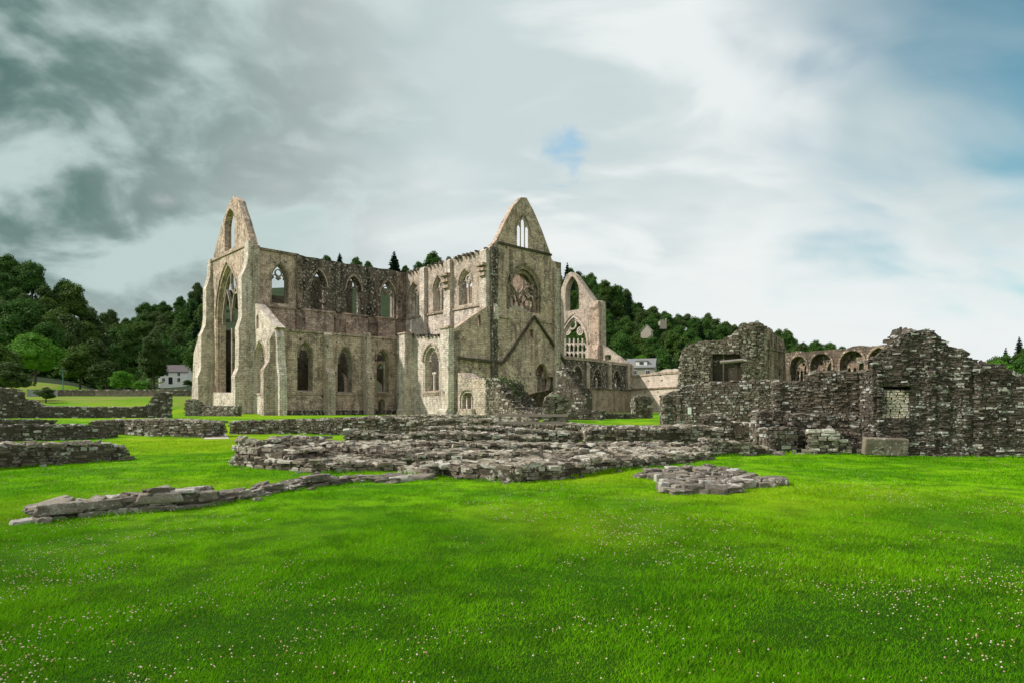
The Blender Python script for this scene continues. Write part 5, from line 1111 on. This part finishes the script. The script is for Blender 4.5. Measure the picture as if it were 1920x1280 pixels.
# ------------------------------------------------------------------ ivy on the ruins, moss top
r = np.random.default_rng(9); iv = []
for (px, Y, py, n_, sx_, sz_) in ((935, 60, 714, 260, 1.1, .25), (955, 62.2, 724, 220, .7, .5), (966, 61.4, 745, 160, .5, .8)):
    c = W(px, Y); z = zat(py, Y); iv.append(np.stack([r.normal(c.x, sx_, n_), r.normal(c.y - .3, .3, n_), r.normal(z, sz_, n_)], 1))
P = np.concatenate(iv); nn = r.normal(0, .6, P.shape) + np.array([0, -.4, .6]); nn /= np.linalg.norm(nn, axis=1, keepdims=True); a = np.cross(nn, r.normal(0, 1, P.shape)); a /= np.linalg.norm(a, axis=1, keepdims=True); b_ = np.cross(nn, a); s = r.uniform(.05, .14, (len(P), 1))
V = np.stack([P - a * s, P + b_ * s * .7, P + a * s, P - b_ * s * .7], 1).reshape(-1, 3)
tag(link('ivy', mesh_np('ivy', V, np.arange(len(V)), np.arange(0, len(V), 4), M['ivy'])), 'ivy and grass tufts on the dark slope of wall', 'ivy', kind='stuff')

# ------------------------------------------------------------------ grass and clover on the lawn
r = np.random.default_rng(11)
def fbm(x, y, s, seed):
    q = np.random.default_rng(seed); o = 0; am = 1; tot = 0
    for k in range(4):
        for j in range(3):
            an, ph = q.uniform(0, 6.28, 2); o = o + am * np.sin((x * math.cos(an) + y * math.sin(an)) * s * q.uniform(.7, 1.3) + ph); tot += am
        s *= 2.1; am *= .6
    return o / tot * 1.8
n_ = 520000; Y = 3.3 * (30 / 3.3) ** r.uniform(0, 1, n_) ** 1.05; X = r.uniform(-.86, .86, n_) * Y
clump = np.clip(.45 + .8 * fbm(X, Y, 3.2, 1) + .6 * fbm(X, Y, 1.1, 21), 0, 1.5); hgt = (.018 + .026 * clump) * r.uniform(.6, 1.3, n_) * (1 + .012 * Y)
wd = .0022 * (Y / 3.3) ** .80 * r.uniform(.7, 1.4, n_); an = r.uniform(0, 6.28, n_); ln = r.uniform(.35, 1.25, n_) * hgt; la = r.uniform(0, 6.28, n_)
Z = ground(X, Y) - .004; dx, dy = np.cos(an) * wd, np.sin(an) * wd
fx = []
for a_, b2, nn_, th_ in FEET:
    L = (b2 - a_).length; m_ = int(L * (190 if a_.y < 24 else 90)); u_ = r.uniform(0, 1, m_); t_ = np.abs(r.normal(0, .07, m_)) + .0
    fx.append(np.stack([a_.x + (b2.x - a_.x) * u_ + nn_.x * t_, a_.y + (b2.y - a_.y) * u_ + nn_.y * t_], 1))
fx = np.concatenate(fx); m_ = len(fx); patch = np.clip(.4 + 1.1 * fbm(fx[:, 0], fx[:, 1], 1.6, 8), .1, 1.4)
X = np.concatenate([X, fx[:, 0]]); Y = np.concatenate([Y, fx[:, 1]]); h2 = r.uniform(.05, .15, m_) * patch; hgt = np.concatenate([hgt, h2]); ln = np.concatenate([ln, h2 * r.uniform(.2, .8, m_)]); la = np.concatenate([la, r.uniform(0, 6.28, m_)])
an = r.uniform(0, 6.28, len(X)); wd = np.concatenate([wd, .0022 * (fx[:, 1] / 3.3) ** .8 * r.uniform(.8, 1.6, m_)]); Z = ground(X, Y) - .004; dx, dy = np.cos(an) * wd, np.sin(an) * wd
V = np.stack([np.stack([X - dx, Y - dy, Z], 1), np.stack([X + dx, Y + dy, Z], 1), np.stack([X + np.cos(la) * ln, Y + np.sin(la) * ln, Z + hgt], 1)], 1).reshape(-1, 3)
tag(link('grass', mesh_np('grass', V, np.arange(len(V)), np.arange(0, len(V), 3), M['blade'])), 'short bright green mown grass of the abbey lawn', 'grass', kind='stuff')
# clover: small white and faded heads in drifts
n_ = 90000; Y = 3.3 * (24 / 3.3) ** r.uniform(0, 1, n_); X = r.uniform(-.86, .86, n_) * Y
den = fbm(X, Y, .9, 3) * .7 + fbm(X, Y, 3.5, 4) * .5; keep = r.uniform(0, 1, n_) < np.clip((den + .08) * .8, 0.02, .7) * np.where(Y < 9, .40, .45); X, Y = X[keep], Y[keep]; n_ = len(X)
rad = .0061 * r.uniform(.55, 1.3, n_) * np.where(Y > 8, 1.15, 1.0); Z = ground(X, Y) + .03 + .022 * r.uniform(0, 1, n_)
ov = []; of = []
for i in range(4):
    for j in range(6):
        t, p = math.pi * i / 3, 2 * math.pi * (j + .5 * (i % 2)) / 6; ov.append((math.sin(t) * math.cos(p), math.sin(t) * math.sin(p), .85 * math.cos(t)))
for i in range(3):
    for j in range(6): of.append((i * 6 + j, (i + 1) * 6 + j, (i + 1) * 6 + (j + 1) % 6, i * 6 + (j + 1) % 6))
ov = np.array(ov); of = np.array(of)
V = (np.stack([X, Y, Z], 1)[:, None, :] + ov[None] * rad[:, None, None]); FF = (of[None] + (np.arange(n_) * len(ov))[:, None, None]).reshape(-1, 4)
me = mesh_np('clover_flowers', V.reshape(-1, 3), FF.ravel(), np.arange(0, len(FF) * 4, 4), M['clover'], True)
tone = np.where((ov[:, 2] > -.2)[:, None], np.array([[.54, .50, .39, 1]]), np.array([[.40, .25, .15, 1]])); ca = me.color_attributes.new('tone', 'FLOAT_COLOR', 'POINT'); ca.data.foreach_set('color', np.tile(tone, (n_, 1)).astype(np.float32).ravel())
tag(link('clover_flowers', me), 'white and faded pink clover heads scattered over the lawn', 'clover', kind='stuff')
print('STATS', STATS, 'clover', n_, 'trees', cnt)
